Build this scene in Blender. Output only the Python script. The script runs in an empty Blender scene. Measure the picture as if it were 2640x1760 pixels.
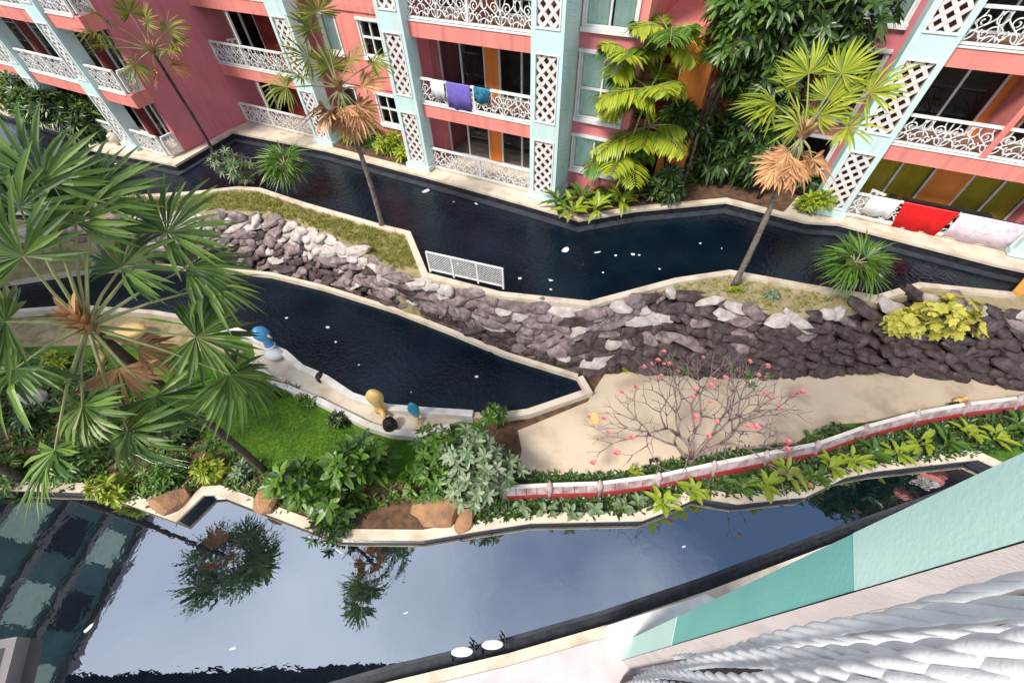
import bpy, bmesh, math, random
import numpy as np
from mathutils import Vector, Matrix
rnd = random.Random(7)
sc = bpy.context.scene
col = sc.collection

# ------------------------------------------------------------------ camera
CX, CY, F, H = 1320.0, 880.0, 1082.1, 10.0      # photograph pixels (2640 x 1760), eye height above the upper terrace
_d = np.array([32.0, 895.0, F]); _d /= np.linalg.norm(_d)
_up = -_d
_fw = np.array([0, 0, 1.0]); _Y = _fw - (_fw @ _up) * _up; _Y /= np.linalg.norm(_Y)
_X = np.cross(_Y, _up)
R = np.stack([_X, _Y, _up])
def ray(u, v): return R @ np.array([u - CX, v - CY, F])
def PX(u, v, z=0.0):
    d = ray(u, v); k = (z - H) / d[2]
    return Vector((d[0] * k, d[1] * k, z))
def proj(p):
    c = R.T @ (np.array(p) - np.array([0, 0, H])); return CX + F * c[0] / c[2], CY + F * c[1] / c[2]
cam = bpy.data.cameras.new('camera'); cam_o = bpy.data.objects.new('camera', cam); col.objects.link(cam_o)
cam.sensor_fit = 'HORIZONTAL'; cam.sensor_width = 36; cam.lens = 36 * F / 2640; cam.clip_start = 0.05; cam.clip_end = 2000
M3 = np.stack([R @ [1, 0, 0], R @ [0, -1, 0], R @ [0, 0, -1]], axis=1)
mw = Matrix.Identity(4)
for i in range(3):
    for j in range(3): mw[i][j] = M3[i, j]
mw[2][3] = H
cam_o.matrix_world = mw
sc.camera = cam_o

# ------------------------------------------------------------------ sky, sun, exposure
SUN_EL, SUN_AZ = math.radians(52), math.radians(232)    # azimuth clockwise from +Y
world = bpy.data.worlds.new('World'); sc.world = world; world.use_nodes = True
nt = world.node_tree; nt.nodes.clear()
sky = nt.nodes.new('ShaderNodeTexSky'); sky.sky_type = 'NISHITA'; sky.sun_disc = False
sky.sun_elevation = SUN_EL; sky.sun_rotation = SUN_AZ; sky.dust_density = 1.2; sky.air_density = 1.0; sky.ozone_density = 3.0
bg = nt.nodes.new('ShaderNodeBackground'); bg.inputs['Strength'].default_value = 0.11
wo = nt.nodes.new('ShaderNodeOutputWorld')
tcw = nt.nodes.new('ShaderNodeTexCoord'); mpw = nt.nodes.new('ShaderNodeMapping'); mpw.inputs['Location'].default_value = (0.75, 0.3, 0.1)
nzw = nt.nodes.new('ShaderNodeTexNoise'); nzw.inputs['Scale'].default_value = 0.9; nzw.inputs['Detail'].default_value = 5; nzw.inputs['Roughness'].default_value = 0.5
rpw = nt.nodes.new('ShaderNodeValToRGB'); rpw.color_ramp.elements[0].position = 0.36; rpw.color_ramp.elements[1].position = 0.82
mxw = nt.nodes.new('ShaderNodeMix'); mxw.data_type = 'RGBA'; mxw.inputs['B'].default_value = (10.0, 11.0, 12.5, 1)
nt.links.new(tcw.outputs['Generated'], mpw.inputs[0]); nt.links.new(mpw.outputs[0], nzw.inputs['Vector']); nt.links.new(nzw.outputs['Fac'], rpw.inputs[0])
nt.links.new(rpw.outputs[0], mxw.inputs['Factor']); nt.links.new(sky.outputs[0], mxw.inputs['A'])
nt.links.new(mxw.outputs['Result'], bg.inputs['Color']); nt.links.new(bg.outputs[0], wo.inputs['Surface'])
sun = bpy.data.lights.new('sun', 'SUN'); sun.energy = 3.6; sun.angle = math.radians(16); sun.color = (1.0, 0.95, 0.87)
sun_o = bpy.data.objects.new('sun', sun); col.objects.link(sun_o)
sd = Vector((math.sin(SUN_AZ) * math.cos(SUN_EL), math.cos(SUN_AZ) * math.cos(SUN_EL), math.sin(SUN_EL)))
sun_o.rotation_euler = (-sd).to_track_quat('-Z', 'Y').to_euler(); sun_o.location = (0, 0, 40)
sc.view_settings.view_transform = 'Standard'; sc.view_settings.look = 'None'
sc.view_settings.gamma = 1; sc.view_settings.exposure = 0.55; sc.view_settings.use_curve_mapping = False

# ------------------------------------------------------------------ materials
def mat(name, c1, c2=None, scale=3.0, rough=0.8, bump=0.0, bscale=None, spec=0.3, island=0.0, detail=4.0, c3=None, metallic=0, ramp=(0.35, 0.65), trans=0.0):
    m = bpy.data.materials.new(name); m.use_nodes = True; t = m.node_tree; n = t.nodes; L = t.links.new
    b = n['Principled BSDF']; b.inputs['Roughness'].default_value = rough
    b.inputs['Specular IOR Level'].default_value = spec; b.inputs['Metallic'].default_value = metallic
    tc = n.new('ShaderNodeTexCoord'); geo = n.new('ShaderNodeNewGeometry')
    if c2 is None: c2 = tuple(x * 0.82 for x in c1)
    nz = n.new('ShaderNodeTexNoise'); nz.inputs['Scale'].default_value = scale; nz.inputs['Detail'].default_value = detail
    L(geo.outputs['Position'], nz.inputs['Vector'])
    r = n.new('ShaderNodeValToRGB'); e = r.color_ramp.elements
    e[0].position = ramp[0]; e[1].position = ramp[1]; e[0].color = (*c1, 1); e[1].color = (*c2, 1)
    if c3: x = e.new(0.5 * (ramp[0] + ramp[1])); x.color = (*c3, 1)
    if island > 0:
        mx = n.new('ShaderNodeMath'); mx.operation = 'MULTIPLY_ADD'; mx.inputs[1].default_value = island; 
        ad = n.new('ShaderNodeMath'); ad.operation = 'MULTIPLY_ADD'; ad.inputs[1].default_value = 1 - island; ad.inputs[2].default_value = 0
        L(nz.outputs['Fac'], ad.inputs[0]); L(geo.outputs['Random Per Island'], mx.inputs[0]); L(ad.outputs[0], mx.inputs[2])
        L(mx.outputs[0], r.inputs['Fac'])
    else: L(nz.outputs['Fac'], r.inputs['Fac'])
    L(r.outputs['Color'], b.inputs['Base Color'])
    if bump > 0:
        n2 = n.new('ShaderNodeTexNoise'); n2.inputs['Scale'].default_value = bscale or scale * 6; n2.inputs['Detail'].default_value = 6
        L(geo.outputs['Position'], n2.inputs['Vector'])
        bp = n.new('ShaderNodeBump'); bp.inputs['Strength'].default_value = bump; bp.inputs['Distance'].default_value = 0.03
        L(n2.outputs['Fac'], bp.inputs['Height']); L(bp.outputs[0], b.inputs['Normal'])
    if trans > 0:
        tr = n.new('ShaderNodeBsdfTranslucent'); L(r.outputs['Color'], tr.inputs['Color'])
        ms = n.new('ShaderNodeMixShader'); ms.inputs[0].default_value = trans
        L(b.outputs[0], ms.inputs[1]); L(tr.outputs[0], ms.inputs[2]); L(ms.outputs[0], n['Material Output'].inputs['Surface'])
    return m
M = {}
def wallmat(name, c1, c2, streak):
    """painted render with soft vertical rain streaks"""
    m = mat(name, c1, c2, scale=1.1, rough=0.75, bump=0.12, bscale=25)
    t = m.node_tree; n = t.nodes; b = n['Principled BSDF']; src = b.inputs['Base Color'].links[0].from_socket
    geo = n.new('ShaderNodeNewGeometry'); mp = n.new('ShaderNodeMapping'); mp.inputs['Scale'].default_value = (4, 4, 0.35)
    nz = n.new('ShaderNodeTexNoise'); nz.inputs['Scale'].default_value = 1.0; nz.inputs['Detail'].default_value = 5
    t.links.new(geo.outputs['Position'], mp.inputs[0]); t.links.new(mp.outputs[0], nz.inputs['Vector'])
    rp = n.new('ShaderNodeValToRGB'); rp.color_ramp.elements[0].position = 0.5; rp.color_ramp.elements[1].position = 0.75
    rp.color_ramp.elements[0].color = (0, 0, 0, 1); rp.color_ramp.elements[1].color = (0.9, 0.9, 0.9, 1)
    t.links.new(nz.outputs['Fac'], rp.inputs[0])
    mx = n.new('ShaderNodeMix'); mx.data_type = 'RGBA'; mx.inputs['B'].default_value = (*streak, 1)
    t.links.new(rp.outputs[0], mx.inputs['Factor']); t.links.new(src, mx.inputs['A']); t.links.new(mx.outputs['Result'], b.inputs['Base Color'])
    return m
M['salmon'] = wallmat('salmon_paint', (0.74, 0.25, 0.205), (0.68, 0.215, 0.18), (0.50, 0.165, 0.14))
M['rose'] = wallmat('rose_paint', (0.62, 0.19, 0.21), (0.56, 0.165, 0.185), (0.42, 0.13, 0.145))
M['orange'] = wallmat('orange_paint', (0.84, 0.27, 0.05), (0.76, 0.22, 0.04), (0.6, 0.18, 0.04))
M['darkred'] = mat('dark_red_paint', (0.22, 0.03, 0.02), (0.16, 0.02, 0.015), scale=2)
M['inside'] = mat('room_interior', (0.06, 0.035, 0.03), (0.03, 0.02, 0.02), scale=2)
M['mint'] = wallmat('mint_paint', (0.55, 0.72, 0.69), (0.49, 0.67, 0.64), (0.52, 0.56, 0.52))
M['teal'] = wallmat('teal_paint', (0.22, 0.56, 0.50), (0.20, 0.52, 0.47), (0.25, 0.53, 0.48))
M['mint_near'] = wallmat('pale_mint_paint', (0.60, 0.84, 0.76), (0.56, 0.80, 0.72), (0.64, 0.80, 0.75))
M['white'] = mat('white_paint', (0.74, 0.73, 0.70), (0.62, 0.61, 0.58), scale=4, rough=0.6, bump=0.1, bscale=40)
M['lattice'] = mat('lattice_white', (0.72, 0.66, 0.62), (0.6, 0.54, 0.5), scale=5, rough=0.7)
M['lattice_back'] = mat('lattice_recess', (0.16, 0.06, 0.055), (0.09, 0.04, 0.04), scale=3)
M['cream'] = mat('cream_coping', (0.66, 0.56, 0.435), (0.48, 0.385, 0.28), scale=1.6, rough=0.8, bump=0.25, bscale=30, c3=(0.61, 0.515, 0.40))
M['offwhite'] = mat('off_white_render', (0.74, 0.69, 0.62), (0.58, 0.53, 0.46), scale=2.5, rough=0.8, bump=0.25, bscale=30)
M['pinkwhite'] = mat('pinkish_white_render', (0.60, 0.53, 0.52), (0.51, 0.445, 0.435), scale=2.2, rough=0.8, bump=0.25, bscale=40)
M['path'] = mat('beige_concrete', (0.60, 0.475, 0.335), (0.40, 0.31, 0.22), scale=0.9, rough=0.9, bump=0.3, bscale=18, detail=8, c3=(0.555, 0.44, 0.315))
M['blacktile'] = mat('black_pool_tile', (0.012, 0.013, 0.016), (0.03, 0.032, 0.038), scale=6, rough=0.45, spec=0.4)
M['greytile'] = mat('grey_pool_ledge', (0.05, 0.055, 0.065), (0.03, 0.033, 0.04), scale=3, rough=0.5)
M['soil'] = mat('brown_soil', (0.16, 0.085, 0.045), (0.07, 0.04, 0.025), scale=4, rough=0.95, bump=0.6, bscale=25)
M['drysoil'] = mat('dry_sandy_soil', (0.40, 0.31, 0.19), (0.24, 0.19, 0.08), scale=3, rough=0.95, bump=0.6, bscale=25, c3=(0.33, 0.27, 0.14))
M['lawn'] = mat('lawn_turf', (0.105, 0.20, 0.012), (0.045, 0.105, 0.008), scale=1.5, rough=0.9, bump=0.9, bscale=60, c3=(0.075, 0.18, 0.01))
M['grass'] = mat('grass_blades', (0.15, 0.28, 0.015), (0.05, 0.13, 0.008), scale=1.2, rough=0.6, island=0.6, trans=0.3, ramp=(0.1, 0.9))
M['drygrass'] = mat('dry_grass', (0.30, 0.28, 0.04), (0.14, 0.17, 0.02), scale=1.0, rough=0.7, island=0.6, trans=0.25, ramp=(0.1, 0.9))
M['ground'] = mat('ground', (0.10, 0.10, 0.06), (0.06, 0.07, 0.03), scale=0.3)
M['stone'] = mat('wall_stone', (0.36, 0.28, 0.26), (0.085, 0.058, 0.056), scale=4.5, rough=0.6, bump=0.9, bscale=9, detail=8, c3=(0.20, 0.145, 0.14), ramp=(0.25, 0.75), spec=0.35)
M['stone_d'] = mat('dark_shade_wall_stone', (0.12, 0.078, 0.074), (0.022, 0.014, 0.014), scale=4.5, rough=0.55, bump=0.9, bscale=9, detail=8, c3=(0.06, 0.038, 0.036), ramp=(0.25, 0.75), spec=0.4)  # dark copy; its colour carries the shade of the steep right part
M['stone_l'] = mat('pale_lit_wall_stone', (0.62, 0.54, 0.48), (0.32, 0.27, 0.25), scale=4.5, rough=0.7, bump=0.9, bscale=9, detail=8, ramp=(0.25, 0.75))  # pale copy; its colour carries the light on the upper courses
M['mortar'] = mat('dark_mortar', (0.055, 0.04, 0.035), (0.03, 0.022, 0.02), scale=4, bump=0.5)
M['boulder'] = mat('brown_boulder', (0.38, 0.20, 0.10), (0.22, 0.12, 0.07), scale=2.5, rough=0.9, bump=0.8, bscale=12)
M['bark'] = mat('palm_bark', (0.23, 0.19, 0.15), (0.11, 0.09, 0.075), scale=9, rough=0.9, bump=0.6, bscale=20)
M['darkbark'] = mat('dark_bark', (0.09, 0.065, 0.05), (0.04, 0.03, 0.025), scale=9, rough=0.9, bump=0.6, bscale=20)
M['pinkbark'] = mat('frangipani_bark', (0.30, 0.20, 0.18), (0.17, 0.12, 0.11), scale=6, rough=0.8)
M['fan'] = mat('fan_leaf', (0.19, 0.29, 0.055), (0.03, 0.075, 0.014), scale=2.0, rough=0.42, island=0.75, trans=0.15, spec=0.35, ramp=(0.15, 0.9))
M['fan_y'] = mat('yellow_green_fan_leaf', (0.40, 0.43, 0.035), (0.12, 0.19, 0.015), scale=2.0, rough=0.5, island=0.75, trans=0.25, ramp=(0.15, 0.9))
M['fan_o'] = mat('olive_fan_leaf', (0.30, 0.32, 0.05), (0.07, 0.10, 0.015), scale=2.0, rough=0.5, island=0.75, trans=0.25, ramp=(0.15, 0.9))
M['dead'] = mat('dry_fan_leaf', (0.62, 0.33, 0.15), (0.30, 0.15, 0.07), scale=2.0, rough=0.8, island=0.75, ramp=(0.15, 0.9))
M['petiole'] = mat('petiole', (0.30, 0.32, 0.12), (0.2, 0.2, 0.08), scale=3, rough=0.5)
M['leaf'] = mat('green_leaf', (0.13, 0.24, 0.025), (0.025, 0.07, 0.01), scale=1.2, rough=0.38, island=0.75, trans=0.2, spec=0.5, ramp=(0.12, 0.9))
M['leaf_d'] = mat('dark_green_leaf', (0.075, 0.14, 0.022), (0.014, 0.035, 0.008), scale=0.8, rough=0.36, island=0.75, trans=0.12, spec=0.5, ramp=(0.1, 0.85))
M['leaf_y'] = mat('lime_leaf', (0.42, 0.44, 0.03), (0.15, 0.26, 0.02), scale=1.2, rough=0.42, island=0.75, trans=0.25, spec=0.45, ramp=(0.12, 0.9))
M['leaf_v'] = mat('variegated_yellow_leaf', (0.72, 0.62, 0.12), (0.36, 0.38, 0.06), scale=2.5, rough=0.5, island=0.7, trans=0.2, ramp=(0.12, 0.9))
M['leaf_g'] = mat('grey_green_leaf', (0.30, 0.33, 0.22), (0.06, 0.14, 0.03), scale=1.4, rough=0.45, island=0.8, trans=0.15, ramp=(0.12, 0.9))
M['pink'] = mat('pink_blossom', (0.80, 0.22, 0.24), (0.70, 0.30, 0.28), scale=4, rough=0.6, island=0.7, trans=0.2)
M['red'] = mat('red_paint', (0.34, 0.03, 0.035), (0.22, 0.035, 0.035), scale=3, rough=0.6)
M['pinkpanel'] = mat('faded_pink_panel', (0.50, 0.42, 0.40), (0.28, 0.17, 0.165), scale=3.5, rough=0.7)
M['blue'] = mat('blue_glaze', (0.05, 0.32, 0.62), (0.12, 0.30, 0.52), scale=6, rough=0.3, spec=0.5)
M['tealglaze'] = mat('teal_glaze', (0.02, 0.32, 0.45), (0.05, 0.26, 0.38), scale=6, rough=0.3, spec=0.5)
M['yellow'] = mat('yellow_glaze', (0.72, 0.42, 0.10), (0.75, 0.55, 0.25), scale=7, rough=0.4)
M['orangepaint'] = mat('orange_coping_paint', (0.72, 0.33, 0.05), (0.6, 0.3, 0.1), scale=3, rough=0.7)
M['black'] = mat('black_material', (0.015, 0.014, 0.014), (0.03, 0.028, 0.026), scale=5, rough=0.6)
M['metal'] = mat('dark_metal', (0.06, 0.06, 0.06), (0.04, 0.04, 0.04), scale=5, rough=0.4, metallic=0.8)
M['purple'] = mat('purple_towel', (0.16, 0.12, 0.42), (0.13, 0.10, 0.36), scale=8, rough=0.95, bump=0.3)
M['clothred'] = mat('red_towel', (0.62, 0.01, 0.012), (0.5, 0.008, 0.01), scale=5, rough=0.95, bump=0.3)
M['clothwhite'] = mat('white_towel', (0.74, 0.73, 0.73), (0.66, 0.66, 0.68), scale=8, rough=0.95, bump=0.3)
M['clothpink'] = mat('pale_patterned_cloth', (0.66, 0.55, 0.62), (0.56, 0.38, 0.46), scale=5, rough=0.95, c3=(0.68, 0.60, 0.66))
M['clothblue'] = mat('teal_towel', (0.02, 0.22, 0.30), (0.02, 0.06, 0.14), scale=6, rough=0.95)
M['mustard'] = mat('mustard_curtain', (0.86, 0.64, 0.06), (0.74, 0.54, 0.05), scale=3, rough=0.9)
M['curtain'] = mat('pale_green_curtain', (0.62, 0.76, 0.66), (0.50, 0.66, 0.56), scale=3, rough=0.9)
M['floortile'] = mat('brown_floor_tile', (0.20, 0.11, 0.08), (0.14, 0.08, 0.06), scale=3, rough=0.6)
M['rope'] = mat('white_rope', (0.84, 0.84, 0.84), (0.72, 0.72, 0.72), scale=12, rough=0.9, bump=0.12, bscale=60)
M['floatleaf'] = mat('pale_floating_leaf', (0.70, 0.72, 0.72), (0.5, 0.55, 0.55), scale=9, rough=0.6)
M['roof'] = mat('dark_eave', (0.05, 0.06, 0.07), (0.03, 0.035, 0.04), scale=2)
M['greywall'] = wallmat('grey_teal_render', (0.10, 0.20, 0.20), (0.07, 0.13, 0.14), (0.16, 0.15, 0.15))
M['greyband'] = mat('grey_band', (0.26, 0.23, 0.23), (0.2, 0.18, 0.18), scale=1)

def glassmat():
    m = bpy.data.materials.new('window_glass'); m.use_nodes = True; n = m.node_tree.nodes; L = m.node_tree.links.new
    n.clear(); o = n.new('ShaderNodeOutputMaterial'); tr = n.new('ShaderNodeBsdfTransparent'); tr.inputs[0].default_value = (0.97, 0.985, 0.98, 1)
    g = n.new('ShaderNodeBsdfGlossy'); g.inputs['Roughness'].default_value = 0.02
    fr = n.new('ShaderNodeFresnel'); fr.inputs[0].default_value = 1.28; mx = n.new('ShaderNodeMixShader')
    L(fr.outputs[0], mx.inputs[0]); L(tr.outputs[0], mx.inputs[1]); L(g.outputs[0], mx.inputs[2]); L(mx.outputs[0], o.inputs[0]); return m
M['glass'] = glassmat()
def watermat(name, ior, bump, scale, rough=0.015):
    m = bpy.data.materials.new(name); m.use_nodes = True; t = m.node_tree; n = t.nodes; L = t.links.new
    b = n['Principled BSDF']; b.inputs['Base Color'].default_value = (0.003, 0.009, 0.016, 1); b.inputs['Roughness'].default_value = rough
    b.inputs['IOR'].default_value = ior; b.inputs['Specular IOR Level'].default_value = 0.5
    geo = n.new('ShaderNodeNewGeometry'); n0 = n.new('ShaderNodeTexNoise'); n0.inputs['Scale'].default_value = 0.5; n0.inputs['Detail'].default_value = 7; L(geo.outputs['Position'], n0.inputs['Vector'])
    r0 = n.new('ShaderNodeValToRGB'); r0.color_ramp.elements[0].position = 0.4; r0.color_ramp.elements[1].position = 0.75; r0.color_ramp.elements[0].color = (0.002, 0.006, 0.012, 1); r0.color_ramp.elements[1].color = (0.005, 0.013, 0.023, 1)
    L(n0.outputs['Fac'], r0.inputs[0]); L(r0.outputs[0], b.inputs['Base Color'])
    n1 = n.new('ShaderNodeTexNoise'); n1.inputs['Scale'].default_value = scale; n1.inputs['Detail'].default_value = 3
    n1.inputs['Distortion'].default_value = 0.4
    L(geo.outputs['Position'], n1.inputs['Vector'])
    bp = n.new('ShaderNodeBump'); bp.inputs['Strength'].default_value = bump; bp.inputs['Distance'].default_value = 0.05
    L(n1.outputs['Fac'], bp.inputs['Height']); L(bp.outputs[0], b.inputs['Normal']); return m
M['water'] = watermat('flowing_dark_water', 1.30, 0.45, 7.0, 0.05)
M['calm'] = watermat('calm_dark_water', 6.0, 0.05, 2.2)

# ------------------------------------------------------------------ mesh helpers
class MB:
    def __init__(s): s.v = []; s.f = []; s.mi = []
    def add(s, pts, faces, mi=0):
        k = len(s.v); s.v += [tuple(p) for p in pts]; s.f += [tuple(k + i for i in f) for f in faces]; s.mi += [mi] * len(faces)
    def box8(s, p, mi=0):   # p: 4 bottom ring, 4 top ring (ccw seen from above)
        s.add(p, [(3, 2, 1, 0), (4, 5, 6, 7), (0, 1, 5, 4), (1, 2, 6, 5), (2, 3, 7, 6), (3, 0, 4, 7)], mi)
    def prism(s, poly, z0, z1, mi=0):
        a = sum(poly[i][0] * poly[(i + 1) % len(poly)][1] - poly[(i + 1) % len(poly)][0] * poly[i][1] for i in range(len(poly)))
        if a < 0: poly = list(reversed(poly))
        n = len(poly); pts = [(p[0], p[1], z0) for p in poly] + [(p[0], p[1], z1) for p in poly]
        s.add(pts, [tuple(range(n - 1, -1, -1)), tuple(range(n, 2 * n))] + [(i, (i + 1) % n, n + (i + 1) % n, n + i) for i in range(n)], mi)
    def sheet(s, poly, z, mi=0):
        a = sum(poly[i][0] * poly[(i + 1) % len(poly)][1] - poly[(i + 1) % len(poly)][0] * poly[i][1] for i in range(len(poly)))
        if a < 0: poly = list(reversed(poly))
        s.add([(p[0], p[1], z) for p in poly], [tuple(range(len(poly)))], mi)
    def tube(s, pts, rad, n=6, mi=0, cap=True):
        pts = [Vector(p) for p in pts]
        if not hasattr(rad, '__len__'): rad = [rad] * len(pts)
        k = len(s.v); ref = None
        for i, p in enumerate(pts):
            d = (pts[min(i + 1, len(pts) - 1)] - pts[max(i - 1, 0)])
            d = d.normalized() if d.length > 1e-9 else Vector((0, 0, 1))
            if ref is None: ref = Vector((0, 0, 1)) if abs(d.z) < 0.9 else Vector((1, 0, 0))
            a = d.cross(ref)
            if a.length < 1e-6: a = d.orthogonal()
            a.normalize(); b = d.cross(a); ref = (-b) if False else ref
            for j in range(n):
                q = 2 * math.pi * j / n; s.v.append(tuple(p + (a * math.cos(q) + b * math.sin(q)) * rad[i]))
        for i in range(len(pts) - 1):
            for j in range(n):
                s.f.append((k + i * n + j, k + i * n + (j + 1) % n, k + (i + 1) * n + (j + 1) % n, k + (i + 1) * n + j)); s.mi.append(mi)
        if cap:
            s.f.append(tuple(k + j for j in range(n - 1, -1, -1))); s.mi.append(mi)
            s.f.append(tuple(k + (len(pts) - 1) * n + j for j in range(n))); s.mi.append(mi)
    def lathe(s, prof, c=(0, 0, 0), n=16, sx=1.0, sy=1.0, mi=0, bend=None):
        k = len(s.v)
        for r, z in prof:
            ox, oy = bend(z) if bend else (0, 0)
            for j in range(n):
                q = 2 * math.pi * j / n; s.v.append((c[0] + ox + r * sx * math.cos(q), c[1] + oy + r * sy * math.sin(q), c[2] + z))
        for i in range(len(prof) - 1):
            for j in range(n):
                s.f.append((k + i * n + j, k + i * n + (j + 1) % n, k + (i + 1) * n + (j + 1) % n, k + (i + 1) * n + j)); s.mi.append(mi)
        s.f.append(tuple(k + j for j in range(n - 1, -1, -1))); s.mi.append(mi)
        s.f.append(tuple(k + (len(prof) - 1) * n + j for j in range(n))); s.mi.append(mi)
    def blade(s, b, d, up, L, W, droop=0.2, fold=0.15, mi=0, wide=0.45):
        d = d.normalized(); side = d.cross(up)
        if side.length < 1e-4: side = d.orthogonal()
        side.normalize(); nn = side.cross(d)
        dz = Vector((0, 0, -1))
        p1 = b + d * L * wide + dz * droop * L * 0.2; p2 = b + d * L * 0.78 + dz * droop * L * 0.6; p3 = b + d * L + dz * droop * L
        w1, w2 = W * 0.5, W * 0.36
        pts = [b, p1 - side * w1 + nn * fold * w1, p1, p1 + side * w1 + nn * fold * w1, p2 - side * w2 + nn * fold * w2, p2, p2 + side * w2 + nn * fold * w2, p3]
        s.add(pts, [(0, 2, 1), (0, 3, 2), (1, 2, 5, 4), (2, 3, 6, 5), (4, 5, 7), (5, 6, 7)], mi)
    def mesh(s, name, mats, origin=(0, 0, 0), smooth=False):
        me = bpy.data.meshes.new(name); o = origin
        me.from_pydata([(p[0] - o[0], p[1] - o[1], p[2] - o[2]) for p in s.v], [], s.f)
        if not isinstance(mats, (list, tuple)): mats = [mats]
        for m in mats: me.materials.append(M[m] if isinstance(m, str) else m)
        if len(mats) > 1: me.polygons.foreach_set('material_index', s.mi)
        if smooth: me.polygons.foreach_set('use_smooth', [True] * len(me.polygons))
        me.update(); return me
    def build(s, name, mats, parent=None, smooth=False, loc=None):
        if parent is not None: org = wloc[parent.name]
        else: org = loc or (0, 0, 0)
        o = bpy.data.objects.new(name, s.mesh(name, mats, org, smooth)); col.objects.link(o)
        if parent is not None: o.parent = parent
        else: o.location = org
        wloc[o.name] = tuple(org); return o
wloc = {}
def tag(o, label=None, cat=None, group=None, kind=None):
    for k, x in (('label', label), ('category', cat), ('group', group), ('kind', kind)):
        if x: o[k] = x
    return o
def empty(name, loc, label, cat, group=None):
    o = bpy.data.objects.new(name, None); col.objects.link(o); o.location = loc; o.empty_display_size = 0.2
    wloc[o.name] = tuple(loc); return tag(o, label, cat, group)
def inst(name, me, parent, mtx):
    o = bpy.data.objects.new(name, me); col.objects.link(o); o.parent = parent; o.matrix_local = mtx; 
    wloc[o.name] = wloc[parent.name] if parent else (0, 0, 0); return o
def struct(o): o['kind'] = 'structure'; return o
def offset(poly, d):
    """offset an open 2-D polyline to its left by d with mitres"""
    P2 = [Vector((p[0], p[1])) for p in poly]; out = []
    for i, p in enumerate(P2):
        ns = []
        if i > 0: q = (p - P2[i - 1]).normalized(); ns.append(Vector((-q.y, q.x)))
        if i < len(P2) - 1: q = (P2[i + 1] - p).normalized(); ns.append(Vector((-q.y, q.x)))
        nn = sum(ns, Vector((0, 0))); nn.normalize(); k = 1 / max(0.45, nn.dot(ns[0])); out.append(p + nn * d * k)
    return out
def strip(mb, poly, w, z0, z1, mi=0, seg=0):
    """solid band along a polyline, from the line to w on its left; one closed mesh with mitred corners"""
    a = [Vector((p[0], p[1])) for p in poly]; b = offset(poly, w); k = len(mb.v); n = len(a)
    for x, y in zip(a, b):
        mb.v += [(x.x, x.y, z0), (x.x, x.y, z1), (y.x, y.y, z1), (y.x, y.y, z0)]
    for i in range(n - 1):
        for j in range(4):
            mb.f.append((k + 4 * i + j, k + 4 * i + 4 + j, k + 4 * i + 4 + (j + 1) % 4, k + 4 * i + (j + 1) % 4)); mb.mi.append(mi)
    mb.f.append((k, k + 1, k + 2, k + 3)); mb.mi.append(mi); q = k + 4 * (n - 1); mb.f.append((q + 3, q + 2, q + 1, q)); mb.mi.append(mi)
def pxl(pts, z): return [PX(u, v, z) for u, v in pts]

# building frame: s along the facade, t towards the canal
OB = Vector((1.3305, 16.6307, 0)); EB = Vector((math.cos(math.radians(-28.5)), math.sin(math.radians(-28.5)), 0)); NB = Vector((EB.y, -EB.x, 0))
def B(s, t, z=0.0): return OB + EB * s + NB * t + Vector((0, 0, z))
def bb(mb, s0, s1, t0, t1, z0, z1, mi=0):
    mb.box8([B(s0, t1, z0), B(s1, t1, z0), B(s1, t0, z0), B(s0, t0, z0), B(s0, t1, z1), B(s1, t1, z1), B(s1, t0, z1), B(s0, t0, z1)], mi)
def onT(u, v, t):
    d = ray(u, v); dv = Vector((d[0], d[1], 0)); k = (t - (-OB).dot(NB)) / dv.dot(NB); p = dv * k
    return (p - OB).dot(EB), H + d[2] * k
def holed(mb, s0, s1, z0, z1, t0, t1, holes, mi=0):
    ss = sorted({s0, s1, *[h[0] for h in holes], *[h[1] for h in holes]}); zs = sorted({z0, z1, *[h[2] for h in holes], *[h[3] for h in holes]})
    for i in range(len(ss) - 1):
        j = 0
        while j < len(zs) - 1:
            cm = (ss[i] + ss[i + 1]) / 2
            solid = lambda jj: not any(h[0] < cm < h[1] and h[2] < (zs[jj] + zs[jj + 1]) / 2 < h[3] for h in holes)
            if not solid(j): j += 1; continue
            k = j
            while k + 1 < len(zs) - 1 and solid(k + 1): k += 1
            bb(mb, ss[i], ss[i + 1], t0, t1, zs[j], zs[k + 1], mi); j = k + 1

# ================================================================== the setting
LOW = -2.5; WEDGE = -2.2; WEDGE_W = -2.42; NEAR_C = -2.44; NEAR_W = -2.8; UP_W = -0.36
g = MB(); g.sheet([(-400, -400), (400, -400), (400, 400), (-400, 400)], -3.3); struct(g.build('ground', 'ground'))

terr_px = [(-260, 330), (-60, 318), (120, 325), (205, 352)]
terr = [B(-45, 5.5), B(-31, 5.5), B(-24.3, 5.4)] + [PX(232, 385), PX(400, 415), PX(451, 426), PX(598, 340)] + pxl([(840, 387), (1100, 456), (1250, 497), (1430, 548)], 0)
plant_line = pxl([(1430, 548), (1494, 567), (1639, 542), (1875, 520), (2017, 556), (2080, 572)], 0)
terr_r = pxl([(2080, 572), (2163, 577), (2297, 612), (2574, 683)], 0) + [B(24, -2.75), B(40, -2.75)]
terr_all = terr + plant_line[1:] + terr_r[1:]
mb = MB(); mb.prism([(p.x, p.y) for p in offset(terr_all, 0.06)] + [(p.x, p.y) for p in (B(40, -22), B(-45, -22))], -3.2, -0.1)
struct(mb.build('terrace_base', 'blacktile'))
mb = MB(); strip(mb, terr_all, 0.42, -0.1, 0.0); struct(mb.build('terrace_coping', 'cream'))
mb = MB(); mb.sheet([(p.x, p.y) for p in offset(terr_all, 0.40)] + [(p.x, p.y) for p in (B(40, -22), B(-45, -22))], -0.03)
struct(mb.build('terrace_floor', 'cream'))
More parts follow.
